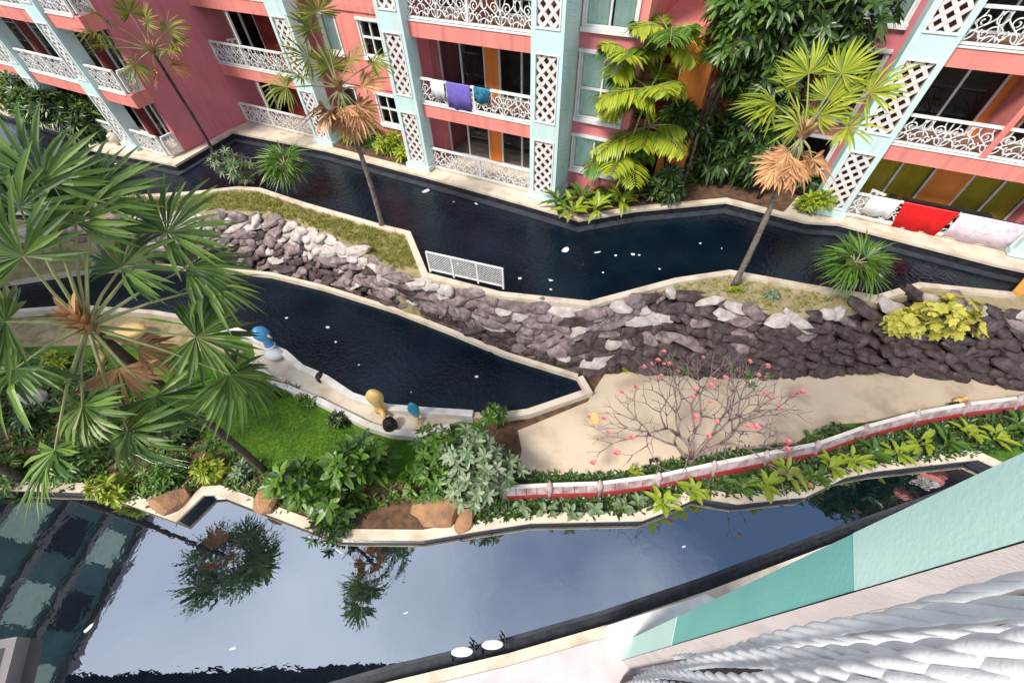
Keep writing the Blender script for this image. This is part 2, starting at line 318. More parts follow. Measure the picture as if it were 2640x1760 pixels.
mb = MB(); strip(mb, terr_all[3:], -0.30, UP_W - 0.2, UP_W + 0.035); struct(mb.build('overflow_ledge', 'greytile'))
# planter soil in the recess
mb = MB(); inner = offset(plant_line, 0.3)
mb.prism([(p.x, p.y) for p in inner[1:-1]] + [(p.x, p.y) for p in (B(10.2, -4.9), B(10.2, -16), B(3.25, -16), B(3.0, -1.1), B(1.1, -1.0), B(1.1, 0.55))], -0.1, 0.05)
struct(mb.build('planter_soil', 'soil'))
mb = MB(); mb.prism([(p.x, p.y) for p in (B(-11.3, 0.42), B(-6.6, 0.42), B(-6.6, -1.0), B(-11.3, -1.0))], -0.1, 0.06); struct(mb.build('planter_soil', 'soil'))

# upper islands between the canal and the rock wall
canal_px = [(-300, 600), (0, 556), (240, 516), (370, 502), (500, 494), (616, 481), (672, 485), (791, 524), (988, 580), (1058, 597), (1103, 704), (1290, 752), (1519, 776), (1740, 717), (1882, 696), (2084, 733), (2257, 761), (2368, 728), (2609, 753), (2650, 706)]
top_px = [(-300, 660), (0, 606), (200, 580), (340, 558), (500, 553), (640, 552), (696, 560), (791, 591), (865, 617), (966, 668), (1010, 700), (1093, 720), (1288, 768), (1519, 792), (1640, 764), (1740, 742), (1901, 780), (1985, 806), (2065, 818), (2153, 800), (2268, 776), (2380, 752), (2480, 770), (2582, 800), (2700, 800), (2900, 840)]
bot_px = [(-300, 780), (0, 720), (200, 690), (400, 676), (560, 684), (696, 701), (830, 733), (1019, 793), (1160, 848), (1300, 908), (1498, 962), (1600, 962), (1740, 968), (1900, 970), (2061, 968), (2180, 964), (2295, 962), (2460, 978), (2640, 1004), (2900, 1050)]
canal = pxl(canal_px, 0) + [B(19, -2.7)]
wtop = pxl(top_px, -0.06)
mb = MB(); mb.prism([(p.x, p.y) for p in offset(canal, -0.05)] + [(p.x, p.y) for p in reversed(wtop)], -3.2, -0.1)
struct(mb.build('planter_bed', 'drysoil'))
mb = MB(); strip(mb, canal[:19], -0.24, -0.14, 0.02); struct(mb.build('canal_coping', 'cream'))
mb = MB(); strip(mb, [canal[18] + (canal[19] - canal[18]) * 0.06, canal[19], canal[20]], -0.24, -0.14, 0.025); struct(mb.build('painted_coping', 'orangepaint'))
mb = MB(); strip(mb, offset(canal, -0.02), -0.06, -3.0, -0.14); struct(mb.build('canal_wall', 'blacktile'))
mb = MB(); mb.sheet([(p.x, p.y) for p in offset(canal, -0.03)] + [(p.x, p.y) for p in reversed(offset(terr_all, 0.1))], UP_W); struct(mb.build('canal_water', 'water'))

# ---------------------------------------------------------------- lower garden
near_px = [(-300, 1250), (0, 1262), (214, 1268), (298, 1288), (453, 1345), (524, 1276), (556, 1274), (853, 1388), (900, 1390), (1087, 1392), (1230, 1368), (1369, 1347), (1520, 1344), (1657, 1341), (1725, 1315), (1801, 1281), (1903, 1298), (2050, 1282), (2078, 1280), (2183, 1229), (2268, 1212), (2527, 1183)]
near = pxl(near_px, NEAR_C)
nend = PX(2575, 1205, NEAR_C)
nl = near + [nend, nend + Vector((0.6, -2.4, 0))]
mb = MB(); mb.prism([(p.x, p.y) for p in offset(nl, 0.12)] + [(p.x, p.y) for p in [Vector((24, 2, 0))] + [Vector((26, 9, 0)), PX(2900, 1000, LOW)] + [Vector((p.x, p.y + 0.7, 0)) for p in reversed(pxl(bot_px, LOW))]], -3.25, LOW)
struct(mb.build('lawn', 'lawn'))
mb = MB(); strip(mb, nl, 0.28, -2.52, NEAR_C); struct(mb.build('pool_coping', 'cream'))
mb = MB(); strip(mb, offset(nl, 0.05), 0.1, -3.2, -2.52); struct(mb.build('pool_wall', 'blacktile'))

# wedge pool beside the rock wall
w_wall = [(-300, 790), (0, 730), (200, 700), (400, 686), (560, 693), (696, 708), (830, 741), (1019, 800), (1160, 855), (1300, 914), (1488, 972), (1506, 1003)]
w_gard = [(1506, 1003), (1360, 1053), (1290, 1062), (1221, 1062), (1096, 1054), (1003, 1046), (914, 1017), (850, 974), (829, 964), (786, 946), (743, 908), (700, 889), (650, 862), (560, 828), (400, 800), (200, 785), (0, 800), (-300, 860)]
ww = pxl(w_wall, WEDGE); wg = pxl(w_gard, WEDGE)
mb = MB(); mb.sheet([(p.x, p.y) for p in ww] + [(p.x, p.y) for p in wg[1:]], WEDGE_W); struct(mb.build('wedge_pool_water', 'water'))
mb = MB(); strip(mb, ww[:11], 0.16, -2.6, WEDGE); struct(mb.build('pool_coping', 'cream'))
mb = MB(); strip(mb, [ww[10], wg[0], wg[1], wg[2], wg[3]], 0.22, -2.6, WEDGE + 0.005); struct(mb.build('pool_coping', 'cream'))
mb = MB(); strip(mb, wg[3:14], 0.24, -2.6, WEDGE + 0.14); struct(mb.build('pool_parapet', 'offwhite'))
mb = MB(); strip(mb, wg[13:], 0.2, -2.6, WEDGE + 0.01); struct(mb.build('pool_coping', 'cream'))
tro_px = [(1157, 1090), (1079, 1112), (1014, 1106), (954, 1088), (829, 1026), (771, 1003), (718, 981), (654, 928)]
tro = pxl(tro_px, WEDGE)
mb = MB(); strip(mb, tro, 0.2, -2.6, WEDGE); struct(mb.build('garden_parapet', 'offwhite'))
mb = MB(); mb.prism([(p.x, p.y) for p in offset(wg[3:13], 0.1)] + [(p.x, p.y) for p in reversed(offset(tro, -0.02))], -2.6, WEDGE - 0.13)
struct(mb.build('trough_floor', 'cream'))
# beige path
path_px = [(1560, 964), (1542, 990), (1515, 1036), (1376, 1094), (1335, 1110), (1345, 1160), (1332, 1222), (1420, 1224), (1590, 1222), (1660, 1205), (1750, 1186), (1930, 1152), (2050, 1144), (2070, 1130), (2146, 1094), (2224, 1090), (2350, 1066), (2473, 1046), (2609, 1025), (2900, 985), (2900, 975), (2640, 950), (2460, 935), (2295, 930), (2061, 940), (1740, 950)]
mb = MB(); mb.prism([(p.x, p.y) for p in pxl(path_px, LOW)], LOW - 0.06, LOW + 0.03); struct(mb.build('path', 'path'))
mb = MB(); mb.sheet([(p.x, p.y) for p in pxl([(1500, 1010), (1515, 1036), (1376, 1094), (1290, 1120), (1240, 1110), (1240, 1075), (1360, 1066)], LOW)], LOW + 0.012); struct(mb.build('soil_edge', 'soil'))
mb = MB(); mb.sheet([(p.x, p.y) for p in pxl([(1610, 945), (1500, 950), (1498, 1012), (1516, 1040), (1546, 996), (1575, 962)], LOW)], LOW + 0.018); struct(mb.build('soil_edge', 'soil'))
mb = MB(); mb.sheet([(p.x, p.y) for p in pxl([(1240, 1100), (1342, 1108), (1352, 1160), (1340, 1228), (1250, 1245), (1180, 1200)], LOW)], LOW + 0.015); struct(mb.build('soil_edge', 'soil'))
# sandy patch and soil beds on the left and along the near coping
mb = MB(); mb.sheet([(p.x, p.y) for p in pxl([(-100, 820), (330, 815), (420, 830), (520, 845), (640, 905), (560, 915), (470, 893), (380, 885), (-100, 900)], LOW)], LOW + 0.008); struct(mb.build('sandy_ground', 'drysoil'))
mb = MB(); mb.sheet([(p.x, p.y) for p in offset(near, 0.22)][0:22] + [(p.x, p.y) for p in pxl([(2640, 1070), (2480, 1090), (2220, 1135), (2050, 1190), (1840, 1225), (1690, 1255), (1400, 1280), (1180, 1270), (1050, 1240), (900, 1250), (700, 1225), (600, 1180), (520, 1130), (420, 1060), (300, 1020), (-100, 1000)], LOW)], LOW + 0.006); struct(mb.build('soil_bed', 'soil'))
mb = MB(); mb.sheet([(p.x, p.y) for p in pxl([(1332, 1224), (1590, 1224), (1750, 1188), (1930, 1154), (2070, 1132), (2146, 1096), (2215, 1104), (2090, 1165), (1840, 1215), (1690, 1245), (1300, 1278), (1280, 1230)], LOW)], LOW + 0.010); struct(mb.build('soil_bed', 'soil'))

# near pool and the near building's terrace
def yn(x): return 0.62 + 0.19 * x
nearline = [Vector((-16, -2.0, 0)), Vector((-11.62, 1.25, 0)), Vector((-12.4, 1.45, 0))]
nb0 = [PX(-40, 1655, NEAR_C), PX(46, 1640, NEAR_C), PX(5, 1800, NEAR_C), Vector((-9.5, -1.1, 0))]
ncop = [Vector((-9.5, -1.1, 0)), PX(880, 1792, NEAR_C), PX(1000, 1757, NEAR_C), PX(1310, 1683, NEAR_C), PX(1570, 1608, NEAR_C), PX(1830, 1520, NEAR_C), PX(2200, 1380, NEAR_C), PX(2700, 1200, NEAR_C)]
mb = MB(); mb.sheet([(p.x, p.y) for p in offset(nl, 0.1)] + [(26, 3), (26, -6), (-30, -6), (-30, 5)], NEAR_W); struct(mb.build('near_pool_water', 'calm'))
mb = MB(); strip(mb, ncop, -0.26, -2.56, NEAR_C); struct(mb.build('pool_coping', 'cream'))
mb = MB(); strip(mb, offset(ncop, -0.04), -0.14, -3.2, -2.56); struct(mb.build('pool_wall', 'blacktile'))
mb = MB(); strip(mb, ncop, 0.24, -3.2, NEAR_W + 0.03); struct(mb.build('pool_step', 'blacktile'))
mb = MB(); strip(mb, offset(ncop, 0.24), 0.1, -3.2, NEAR_W + 0.012); struct(mb.build('pool_step', 'greytile'))
mb = MB(); mb.prism([(p.x, p.y) for p in offset(ncop, -0.24)] + [(9, -5), (-9.5, -5)], -3.2, NEAR_C + 0.03); struct(mb.build('near_terrace', 'pinkwhite'))
mb = MB(); strip(mb, list(reversed(nb0[:3])), 0.2, -3.2, NEAR_C + 0.02); struct(mb.build('pool_coping', 'greyband'))
mb = MB(); mb.prism([(p.x, p.y) for p in offset(list(reversed(nb0[:3])), 0.1)] + [(-22, 1.5), (-22, -3), (-11, -3)], -3.2, NEAR_C - 0.02); struct(mb.build('near_terrace', 'greytile'))

# ---------------------------------------------------------------- rock retaining wall
def resample(pts, n):
    d = [0]
    for a, b in zip(pts[:-1], pts[1:]): d.append(d[-1] + (b - a).length)
    out = []
    for i in range(n):
        x = d[-1] * i / (n - 1); k = max(j for j in range(len(d) - 1) if d[j] <= x + 1e-9)
        f = (x - d[k]) / max(1e-9, d[k + 1] - d[k]); out.append(pts[k].lerp(pts[k + 1], min(1, f)))
    return out
wbot = pxl(bot_px, LOW)
NS = 120
# pair both edges by picture column so that the courses run straight up the slope
def bycol(px, z, n, u0=-300, u1=2900):
    out = []
    for i in range(n):
        u = u0 + (u1 - u0) * i / (n - 1)
        for (a, b), (c, d) in zip(px[:-1], px[1:]):
            if a <= u <= c: f = (u - a) / (c - a); out.append(PX(u, b + (d - b) * f, z)); break
    return out
def shift(px, k):  # follow the plumb line: the foot of the wall lies towards the nadir point
    return px
WT = bycol(top_px, -0.08, NS); WBm = []
for p in WT:
    u, v = proj(p); best = None
    for (a, b), (c, d) in zip(bot_px[:-1], bot_px[1:]):
        for f in np.linspace(0, 1, 9):
            uu, vv = a + (c - a) * f, b + (d - b) * f
            dx, dy = 1352 - u, 1775 - v; L = math.hypot(dx, dy); e = abs((uu - u) * dy - (vv - v) * dx) / L
            if best is None or e < best[0]: best = (e, uu, vv)
    WBm.append(PX(best[1], best[2], LOW - 0.02))
wall_c = WT[NS // 2]
rw = empty('rock_retaining_wall', (wall_c.x, wall_c.y, LOW), 'long sloping retaining wall of overlapping grey-purple stones beside the wedge pool and path', 'stone wall')
mb = MB()
for i in range(NS):
    a, b = WBm[i], WT[i]
    for k in range(5):
        f = k / 4; p = a.lerp(b, f); mb.v.append((p.x, p.y + 0.12, p.z - 0.06))
for i in range(NS - 1):
    for k in range(4):
        q = i * 5 + k; mb.f.append((q, q + 5, q + 6, q + 1)); mb.mi.append(0)
mb.build('backing', 'mortar', rw)
def rock_mesh(seed, name, mname, flat=1.0):
    r = random.Random(seed); bm = bmesh.new(); bmesh.ops.create_icosphere(bm, subdivisions=2, radius=1.0)
    ph = [r.uniform(0, 6.3) for _ in range(6)]; sk, tp = r.uniform(-1, 1), r.uniform(-1, 1)
    planes = [(Vector((r.gauss(0, 0.7), -abs(r.gauss(0.5, 0.6)), r.gauss(0, 0.8))).normalized(), r.uniform(0.55, 0.9)) for _ in range(6)]
    for v in bm.verts:
        c = v.co.copy()
        for ax, ex in ((0, 0.95), (1, 0.7), (2, 0.75)): c[ax] = math.copysign(abs(c[ax]) ** ex, c[ax])
        k = 1 + 0.13 * math.sin(2.3 * c.x + ph[0]) * math.cos(2.1 * c.z + ph[1]) + 0.10 * math.sin(4 * c.y + 3 * c.x + ph[2]) + 0.08 * math.sin(5 * c.z + ph[3]) + r.uniform(-0.12, 0.12)
        v.co = c * k
        for pn, pd in planes:
            e_ = v.co.dot(pn) - pd
            if e_ > 0: v.co -= pn * e_ * 0.92
        v.co.z += 0.35 * v.co.x * sk; v.co.x *= 1 - 0.3 * tp * v.co.z
    me = bpy.data.meshes.new(name); bm.to_mesh(me); bm.free(); me.materials.append(M[mname])
    me.polygons.foreach_set('use_smooth', [True] * len(me.polygons)); me.set_sharp_from_angle(angle=math.radians(24)); return me
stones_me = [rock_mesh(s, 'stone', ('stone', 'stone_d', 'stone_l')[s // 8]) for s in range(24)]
cand = []
L_w = [0]
for i in range(NS - 1): L_w.append(L_w[-1] + (0.5 * (WT[i] + WBm[i]) - 0.5 * (WT[i + 1] + WBm[i + 1])).length)
def wsurf(x, f):
    k = max(j for j in range(NS - 1) if L_w[j] <= x + 1e-9); q = (x - L_w[k]) / max(1e-9, L_w[k + 1] - L_w[k])
    a = WBm[k].lerp(WBm[k + 1], q); b = WT[k].lerp(WT[k + 1], q); p = a.lerp(b, f); tx = (WT[min(k + 3, NS - 1)] + WBm[min(k + 3, NS - 1)] - WT[max(k - 3, 0)] - WBm[max(k - 3, 0)]).normalized()
    up = (b - a).normalized(); nn = up.cross(-tx)
    if nn.y > 0: nn = -nn
    tx = up.cross(nn); return p, tx.normalized(), up, nn.normalized()
rows = 8
for r_ in range(rows):
    x = rnd.uniform(0, 0.5)
    while x < L_w[-1] - 0.3:
        ln = rnd.choice((0.35, 0.5, 0.6, 0.75, 1.05)) * rnd.uniform(0.85, 1.2) * (1.15 if r_ == rows - 1 else 1); f = (r_ + 0.5 + rnd.uniform(-0.22, 0.22)) / rows
        p, tx, up, nn = wsurf(x + ln / 2, min(0.995, f)); x += ln * rnd.uniform(0.62, 0.82)
        u, v = proj(p)
        if u < -60 or u > 2700: continue
        tilt = rnd.uniform(0.0, 0.8); roll = rnd.gauss(0.16, 0.22)
        up2 = (up * math.cos(tilt) - nn * math.sin(tilt)).normalized(); n2 = (nn * math.cos(tilt) + up * math.sin(tilt)).normalized()
        tx2 = tx * math.cos(roll) + up2 * math.sin(roll); up3 = up2 * math.cos(roll) - tx * math.sin(roll)
        kd = min(0.95, max(0.15, (u - 1350) / 500)) + (0.5 if f < 0.4 else 0) - (0.5 if f > 0.8 else 0); kd = rnd.random() < kd; kind = 1 if kd else (2 if rnd.random() < 0.15 + (0.45 if f > 0.7 else 0) else 0)  # stone choice paints shade on the right, light on top; low rows darker
        hgt = rnd.uniform(0.17, 0.31); th = rnd.uniform(0.09, 0.17); pos = p + nn * rnd.uniform(-0.06, 0.10)
        mt = Matrix(((tx2.x, n2.x, up3.x, 0), (tx2.y, n2.y, up3.y, 0), (tx2.z, n2.z, up3.z, 0), (0, 0, 0, 1)))
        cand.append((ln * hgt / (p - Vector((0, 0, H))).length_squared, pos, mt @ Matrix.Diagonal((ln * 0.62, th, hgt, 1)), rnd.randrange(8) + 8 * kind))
cand.sort(key=lambda c: -c[0])
base = Vector(wloc[rw.name]); rest = [MB(), MB(), MB()]
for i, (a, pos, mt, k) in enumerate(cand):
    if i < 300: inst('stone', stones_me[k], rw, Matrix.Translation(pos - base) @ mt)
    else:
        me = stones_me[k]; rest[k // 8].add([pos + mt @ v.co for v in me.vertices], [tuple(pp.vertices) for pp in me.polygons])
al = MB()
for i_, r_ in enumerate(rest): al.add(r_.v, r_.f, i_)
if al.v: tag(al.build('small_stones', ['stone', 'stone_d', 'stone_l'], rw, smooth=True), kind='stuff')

# ================================================================== the pink apartment building
bd = empty('apartment_building', B(0, 0, 0), 'salmon pink apartment building with mint lattice pillars and white balconies above the canal', 'building')
FL = [0.0, 2.85, 5.72, 8.6, 11.45]; TOP = 14.6
def wallpart(name, m, *boxes):
    mb = MB()
    for b in boxes: bb(mb, *b)
    return mb.build(name, m, bd)
# solid core behind every front (dark rooms), then fronts
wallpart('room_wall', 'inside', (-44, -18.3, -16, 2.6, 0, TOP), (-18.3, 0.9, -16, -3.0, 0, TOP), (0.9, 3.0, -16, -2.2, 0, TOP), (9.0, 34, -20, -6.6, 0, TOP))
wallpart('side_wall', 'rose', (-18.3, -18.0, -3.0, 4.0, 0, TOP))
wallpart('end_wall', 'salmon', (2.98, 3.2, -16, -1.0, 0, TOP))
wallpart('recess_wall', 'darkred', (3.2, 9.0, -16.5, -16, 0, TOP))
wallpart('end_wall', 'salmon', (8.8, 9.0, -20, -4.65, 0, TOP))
# orange stair corner standing in the recess, with ledges
mb = MB(); bb(mb, 4.3, 5.35, -9.0, -2.6, 0, 5.5); mb.build('stair_wall', 'orange', bd)
mb = MB()
for z in (2.4, 5.5): bb(mb, 3.2, 5.4, -9.0, -2.54, z, z + 0.28)
mb.build('stair_ledge', 'salmon', bd)

# --- scrollwork panel, shared: local x along the rail, y out, z up; one motif is 1.27 m wide
def curve_motif(w, h, seed):
    mb = MB(); r = 0.021
    def arc(cx, cz, rad, a0, a1, n=12, rr=r, ell=1.0):
        mb.tube([(cx + rad * math.cos(a0 + (a1 - a0) * i / n), 0, cz + ell * rad * math.sin(a0 + (a1 - a0) * i / n)) for i in range(n + 1)], rr, 5)
    def spiral(cx, cz, r0, turns, s=1, a0=0.0, n=20):
        mb.tube([(cx + s * r0 * (1 - 0.75 * i / n) * math.cos(a0 + turns * 6.283 * i / n), 0, cz + r0 * (1 - 0.75 * i / n) * math.sin(a0 + turns * 6.283 * i / n)) for i in range(n + 1)], r, 5)
    def s_curve(x0, z0, x1, z1, b, n=12):
        pts = []
        for i in range(n + 1):
            f = i / n; pts.append((x0 + (x1 - x0) * f + b * math.sin(f * 6.283), 0, z0 + (z1 - z0) * f))
        mb.tube(pts, r, 5)
    p = math.pi; c = w / 2
    for s in (-1, 1):
        spiral(c + s * w * 0.30, h * 0.62, h * 0.21, 1.35, s, -0.6)
        spiral(c + s * w * 0.17, h * 0.25, h * 0.17, 1.3, -s, 2.2)
        s_curve(c + s * w * 0.46, 0.0, c + s * w * 0.10, h * 0.96, s * 0.10)
        arc(c + s * w * 0.40, 0.0, h * 0.34, 0 if s < 0 else p, p * 0.62 if s < 0 else p * 0.38, 8)
        arc(c + s * w * 0.5, h * 0.3, h * 0.26, p * 0.5 if s > 0 else p * 0.5, p * 1.5 if s > 0 else -p * 0.5, 10)
        s_curve(c + s * w * 0.36, h, c + s * w * 0.48, h * 0.35, -s * 0.04)
    arc(c, h * 0.74, h * 0.16, 0, 2 * p, 16, ell=1.25)
    arc(c, h * 0.30, h * 0.24, p * 0.0, p * 1.0, 10, ell=0.8)
    arc(c, h * 0.02, h * 0.2, 0, p, 8)
    s_curve(c, 0, c, h, 0.07)
    mb.tube([(0, 0, 0), (0, 0, h)], r, 5); mb.tube([(w, 0, 0), (w, 0, h)], r, 5)
    return mb.mesh('scrollwork', 'white', smooth=True)
motif = {}
def frame_mtx(s, t, z, axis=None, sx=1.0):
    a = (axis or EB); n_ = Vector((a.y, -a.x, 0)); p = B(s, t, z) - Vector(wloc[bd.name])
    return Matrix(((a.x * sx, n_.x, 0, p.x), (a.y * sx, n_.y, 0, p.y), (0, 0, 1, p.z), (0, 0, 0, 1)))
def railing(s0, s1, t, z, posts=(), h=0.98, axis='s'):
    """white railing: rails and posts, with scrollwork panels as its pieces"""
    mb = MB()
    def rb(a, b, z0, z1, w):
        if axis == 's': bb(mb, a, b, t - w, t + w, z0, z1)
        else: bb(mb, t - w, t + w, min(a, b), max(a, b), z0, z1)
    rb(s0, s1, z + h - 0.075, z + h, 0.05); rb(s0, s1, z + 0.05, z + 0.12, 0.035)
    edges = [s0, *posts, s1]
    for p in edges: rb(p - 0.045, p + 0.045, z + 0.122, z + h - 0.077, 0.045)
    o = mb.build('railing', 'white', bd)
    hh = h - 0.19
    for a, b in zip(edges[:-1], edges[1:]):
        w = b - a - 0.09; n = max(1, round(abs(w) / 1.27))
        for i in range(n):
            key = (round(hh, 2),)
            if key not in motif: motif[key] = curve_motif(1.27, hh, 0)
            x0 = a + 0.045 + w * i / n
            if axis == 's': m = frame_mtx(x0, t, z + 0.118, None, w / n / 1.27)
            else: m = frame_mtx(t, x0, z + 0.118, NB, w / n / 1.27)
            inst('scrollwork', motif[key], o, m)
    return o
def pane_set(parent, s0, s1, z0, z1, t, splits, curtain=None, wave=0.03):
    e = [s0, *splits, s1]
    for a, b in zip(e[:-1], e[1:]):
        mb = MB(); bb(mb, a + 0.045, b - 0.045, t - 0.006, t + 0.006, z0 + 0.045, z1 - 0.045); mb.build('pane', 'glass', parent)
    if curtain:
        for a, b, m in curtain:
            mb = MB(); n = max(8, int((b - a) * 22)); k = len(mb.v)
            for i in range(n + 1):
                x = a + (b - a) * i / n; dt = wave * math.sin(i * 1.9) + 0.01 * math.sin(i * 0.7)
                mb.v += [tuple(B(x, t - 0.08 + dt, z0 + 0.02)), tuple(B(x, t - 0.08 + dt * 0.7, z1 - 0.02))]
            for i in range(n): mb.f.append((2 * i, 2 * i + 2, 2 * i + 3, 2 * i + 1)); mb.mi.append(0)
            mb.build('curtain', m, parent, smooth=True)
def framed(name, s0, s1, z0, z1, t, splits, fw=0.055, curtain=None, zsplit=None, m='white'):
    mb = MB(); e = [s0, *splits, s1]
    bb(mb, s0, s1, t - 0.04, t + 0.05, z1 - fw, z1); bb(mb, s0, s1, t - 0.04, t + 0.05, z0, z0 + fw)
    for i, x in enumerate(e):
        a, b = (x, x + fw) if i == 0 else ((x - fw, x) if i == len(e) - 1 else (x - fw / 2, x + fw / 2))
        bb(mb, a, b, t - 0.037, t + 0.047, z0 + fw, z1 - fw)
    if zsplit: bb(mb, s0 + fw, s1 - fw, t - 0.03, t + 0.04, zsplit - 0.04, zsplit + 0.04)
    o = mb.build(name, m, bd); pane_set(o, s0, s1, z0, z1, t, splits, curtain); return o
def window(s0, s1, z0, z1, t, splits=(), curtain=None, zsplit=None):
    o = framed('window', s0, s1, z0, z1, t - 0.06, splits, 0.06, curtain, zsplit)
    mb = MB(); bb(mb, s0 - 0.10, s1 + 0.10, t + 0.003, t + 0.12, z0 - 0.14, z0 - 0.003); bb(mb, s0 - 0.10, s1 + 0.10, t + 0.003, t + 0.10, z1 + 0.003, z1 + 0.10)
    bb(mb, s0 - 0.08, s0 - 0.003, t + 0.003, t + 0.05, z0, z1); bb(mb, s1 + 0.003, s1 + 0.08, t + 0.003, t + 0.05, z0, z1)
    mb.build('surround', 'white', o); return o
def slab(s0, s1, t0, t1, z, m='salmon', th=0.52):
    mb = MB(); bb(mb, s0, s1, t0, t1, z - th, z - 0.02); mb.build('balcony_slab', m, bd)
    mb = MB(); bb(mb, s0 + 0.02, s1 - 0.02, t1 - 0.14, t1 + 0.03, z - 0.02, z + 0.025); mb.build('slab_edge', 'white', bd)
    mb = MB(); bb(mb, s0 + 0.02, s1 - 0.02, t0, t1 - 0.14, z - 0.02, z + 0.02); mb.build('balcony_floor', 'floortile', bd)

# --- pillars with lattice panels
def lattice_mesh(w, h, pitch=0.27, bar=0.125):
    mb = MB()
    for sgn in (1, -1):
        slope = 1.05 * sgn; k = -2 * h
        c0 = -w * abs(slope) - h; cc = c0
        while cc < h + w * abs(slope) + h:
            # line z = slope*x + cc clipped to the rectangle
            pts = []
            for x in (0, w):
                z = slope * x + cc
                if 0 <= z <= h: pts.append((x, z))
            for z in (0, h):
                x = (z - cc) / slope
                if 0 < x < w: pts.append((x, z))
            if len(pts) >= 2:
                a, b = Vector(pts[0]), Vector(pts[-1]); d = b - a
                if d.length > 0.06:
                    d.normalize(); q = Vector((-d.y, d.x)) * bar / 2; y0, y1 = (-0.045, 0.0) if sgn > 0 else (-0.05, -0.004)
                    P_ = [a - q, b - q, b + q, a + q]; P_ = [Vector((min(w + 0.02, max(-0.02, p.x)), min(h + 0.02, max(-0.02, p.y)))) for p in P_]
                    mb.add([(p.x, y0, p.y) for p in P_] + [(p.x, y1, p.y) for p in P_], [(0, 1, 2, 3), (7, 6, 5, 4), (0, 4, 5, 1), (1, 5, 6, 2), (2, 6, 7, 3), (3, 7, 4, 0)])
            cc += pitch * math.hypot(1, slope)
    return mb.mesh('lattice', 'lattice')
LATW, LATH, LATZ = 0.78, 2.12, 0.34
lat_me = lattice_mesh(LATW, LATH)
def pillar(s0, s1, t0, t1, panels=4, z0=0.0):
    mb = MB(); c = (s0 + s1) / 2; holes = [(c - LATW / 2, c + LATW / 2, FL[k] + LATZ, FL[k] + LATZ + LATH) for k in range(panels)]
    holed(mb, s0, s1, z0, TOP, t1 - 0.22, t1, holes)
    bb(mb, s0, s1, t0, t1 - 0.22, z0, TOP)
    bb(mb, s0 - 0.07, s1 + 0.07, t0, t1 + 0.09, z0, z0 + 0.2)
    o = mb.build('pillar', 'mint', bd)
    for k in range(panels):
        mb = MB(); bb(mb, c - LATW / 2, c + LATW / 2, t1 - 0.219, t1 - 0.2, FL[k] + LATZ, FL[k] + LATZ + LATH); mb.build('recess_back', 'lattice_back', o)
        # white moulding round the opening
        inst('lattice', lat_me, o, frame_mtx(c - LATW / 2, t1 - 0.03, FL[k] + LATZ))
        mb = MB(); a, b, z_, w_ = c - LATW / 2, c + LATW / 2, FL[k] + LATZ, 0.05
        bb(mb, a - w_, a, t1 + 0.003, t1 + 0.03, z_ - w_, z_ + LATH + w_); bb(mb, b, b + w_, t1 + 0.003, t1 + 0.03, z_ - w_, z_ + LATH + w_)
        bb(mb, a, b, t1 + 0.003, t1 + 0.03, z_ - w_, z_); bb(mb, a, b, t1 + 0.003, t1 + 0.03, z_ + LATH, z_ + LATH + w_)
        mb.build('panel_moulding', 'white', o)
    return o
pillar(-27.6, -26.45, 4.3, 4.95); pillar(-21.6, -20.45, 4.3, 4.95)
pillar(-12.45, -11.3, -0.25, 0.42); pillar(-6.55, -5.38, -0.25, 0.42); pillar(-0.18, 0.98, -1.0, 0.42)
pillar(10.55, 11.7, -4.1, -3.38); pillar(17.0, 18.15, -4.1, -3.38)
# carved chevrons on the flank of the pillar by the palms
for k in range(3):
    for i in range(14):
        z = FL[k] + 0.3 + i * 0.165; mb = MB()
        a, b, c_, d_ = B(0.982, -0.55, z), B(0.982, 0.2, z + 0.2), B(0.982, 0.2, z + 0.27), B(0.982, -0.55, z + 0.07)
        o_ = EB * 0.025; mb.add([a, b, c_, d_, a + o_, b + o_, c_ + o_, d_ + o_], [(4, 5, 6, 7), (0, 1, 5, 4), (1, 2, 6, 5), (2, 3, 7, 6), (3, 0, 4, 7)])
        mb.build('carved_rib', 'mint', bd)
# --- wall with windows between pillars (t = -1.0)
def winwall(s0, s1, t, wins, m='salmon'):
    mb = MB(); holed(mb, s0, s1, 0, TOP, t - 0.2, t, [w[:4] for w in wins]); mb.build('wall', m, bd)
    for w in wins: window(*w[:4], t, *w[4:])
wA = []
for k in range(5):
    z = FL[k]
    c1 = ((-11.0, -10.25, 'curtain'),) if k else None
    wA.append((-11.05, -10.2, z + 1.0, z + 2.4, (), c1))
    wA.append((-8.85, -7.75, z + 1.05, z + 2.35, (-8.3,), None, z + 1.75))
winwall(-11.3, -6.55, -1.0, wA)
for z in FL: 
    mb = MB(); bb(mb, -11.3, -6.55, -0.997, -0.93, z + 2.62, z + 2.85); mb.build('string_course', 'salmon', bd)
wC = []
for k in range(5):
    z = FL[k]; z0 = z + (0.95 if k == 0 else 0.14)
    wC.append((1.12, 2.82, z0, z + 2.28, (1.97,), ((1.16, 1.9 if k == 2 else 2.78, 'curtain'),) + (((2.05, 2.78, 'curtain'),) if k == 2 else ()), (z + 1.15) if k else None))
winwall(0.9, 2.98, -1.0, wC, 'rose')
wD = []
for k in range(5):
    z = FL[k]; z0 = z + (0.95 if k == 0 else 0.2)
    wD.append((9.25, 10.4, z0, z + 2.28, (), ((9.28, 10.36, 'curtain'),) if k == 2 else None, None))
winwall(9.0, 10.55, -4.65, wD, 'rose')

for a, b, t0_, t1_ in ((-27.6, -26.45, 2.6, 3.5), (-21.6, -20.45, 2.6, 3.5), (-12.45, -11.3, -3.0, -1.0), (-6.55, -5.38, -3.0, -1.0), (10.55, 11.7, -6.6, -4.65), (17.0, 18.15, -6.6, -4.65)):
    wallpart('bay_wall', 'darkred' if b < -13 else 'rose', (a, b, t0_, t1_, 0, TOP))
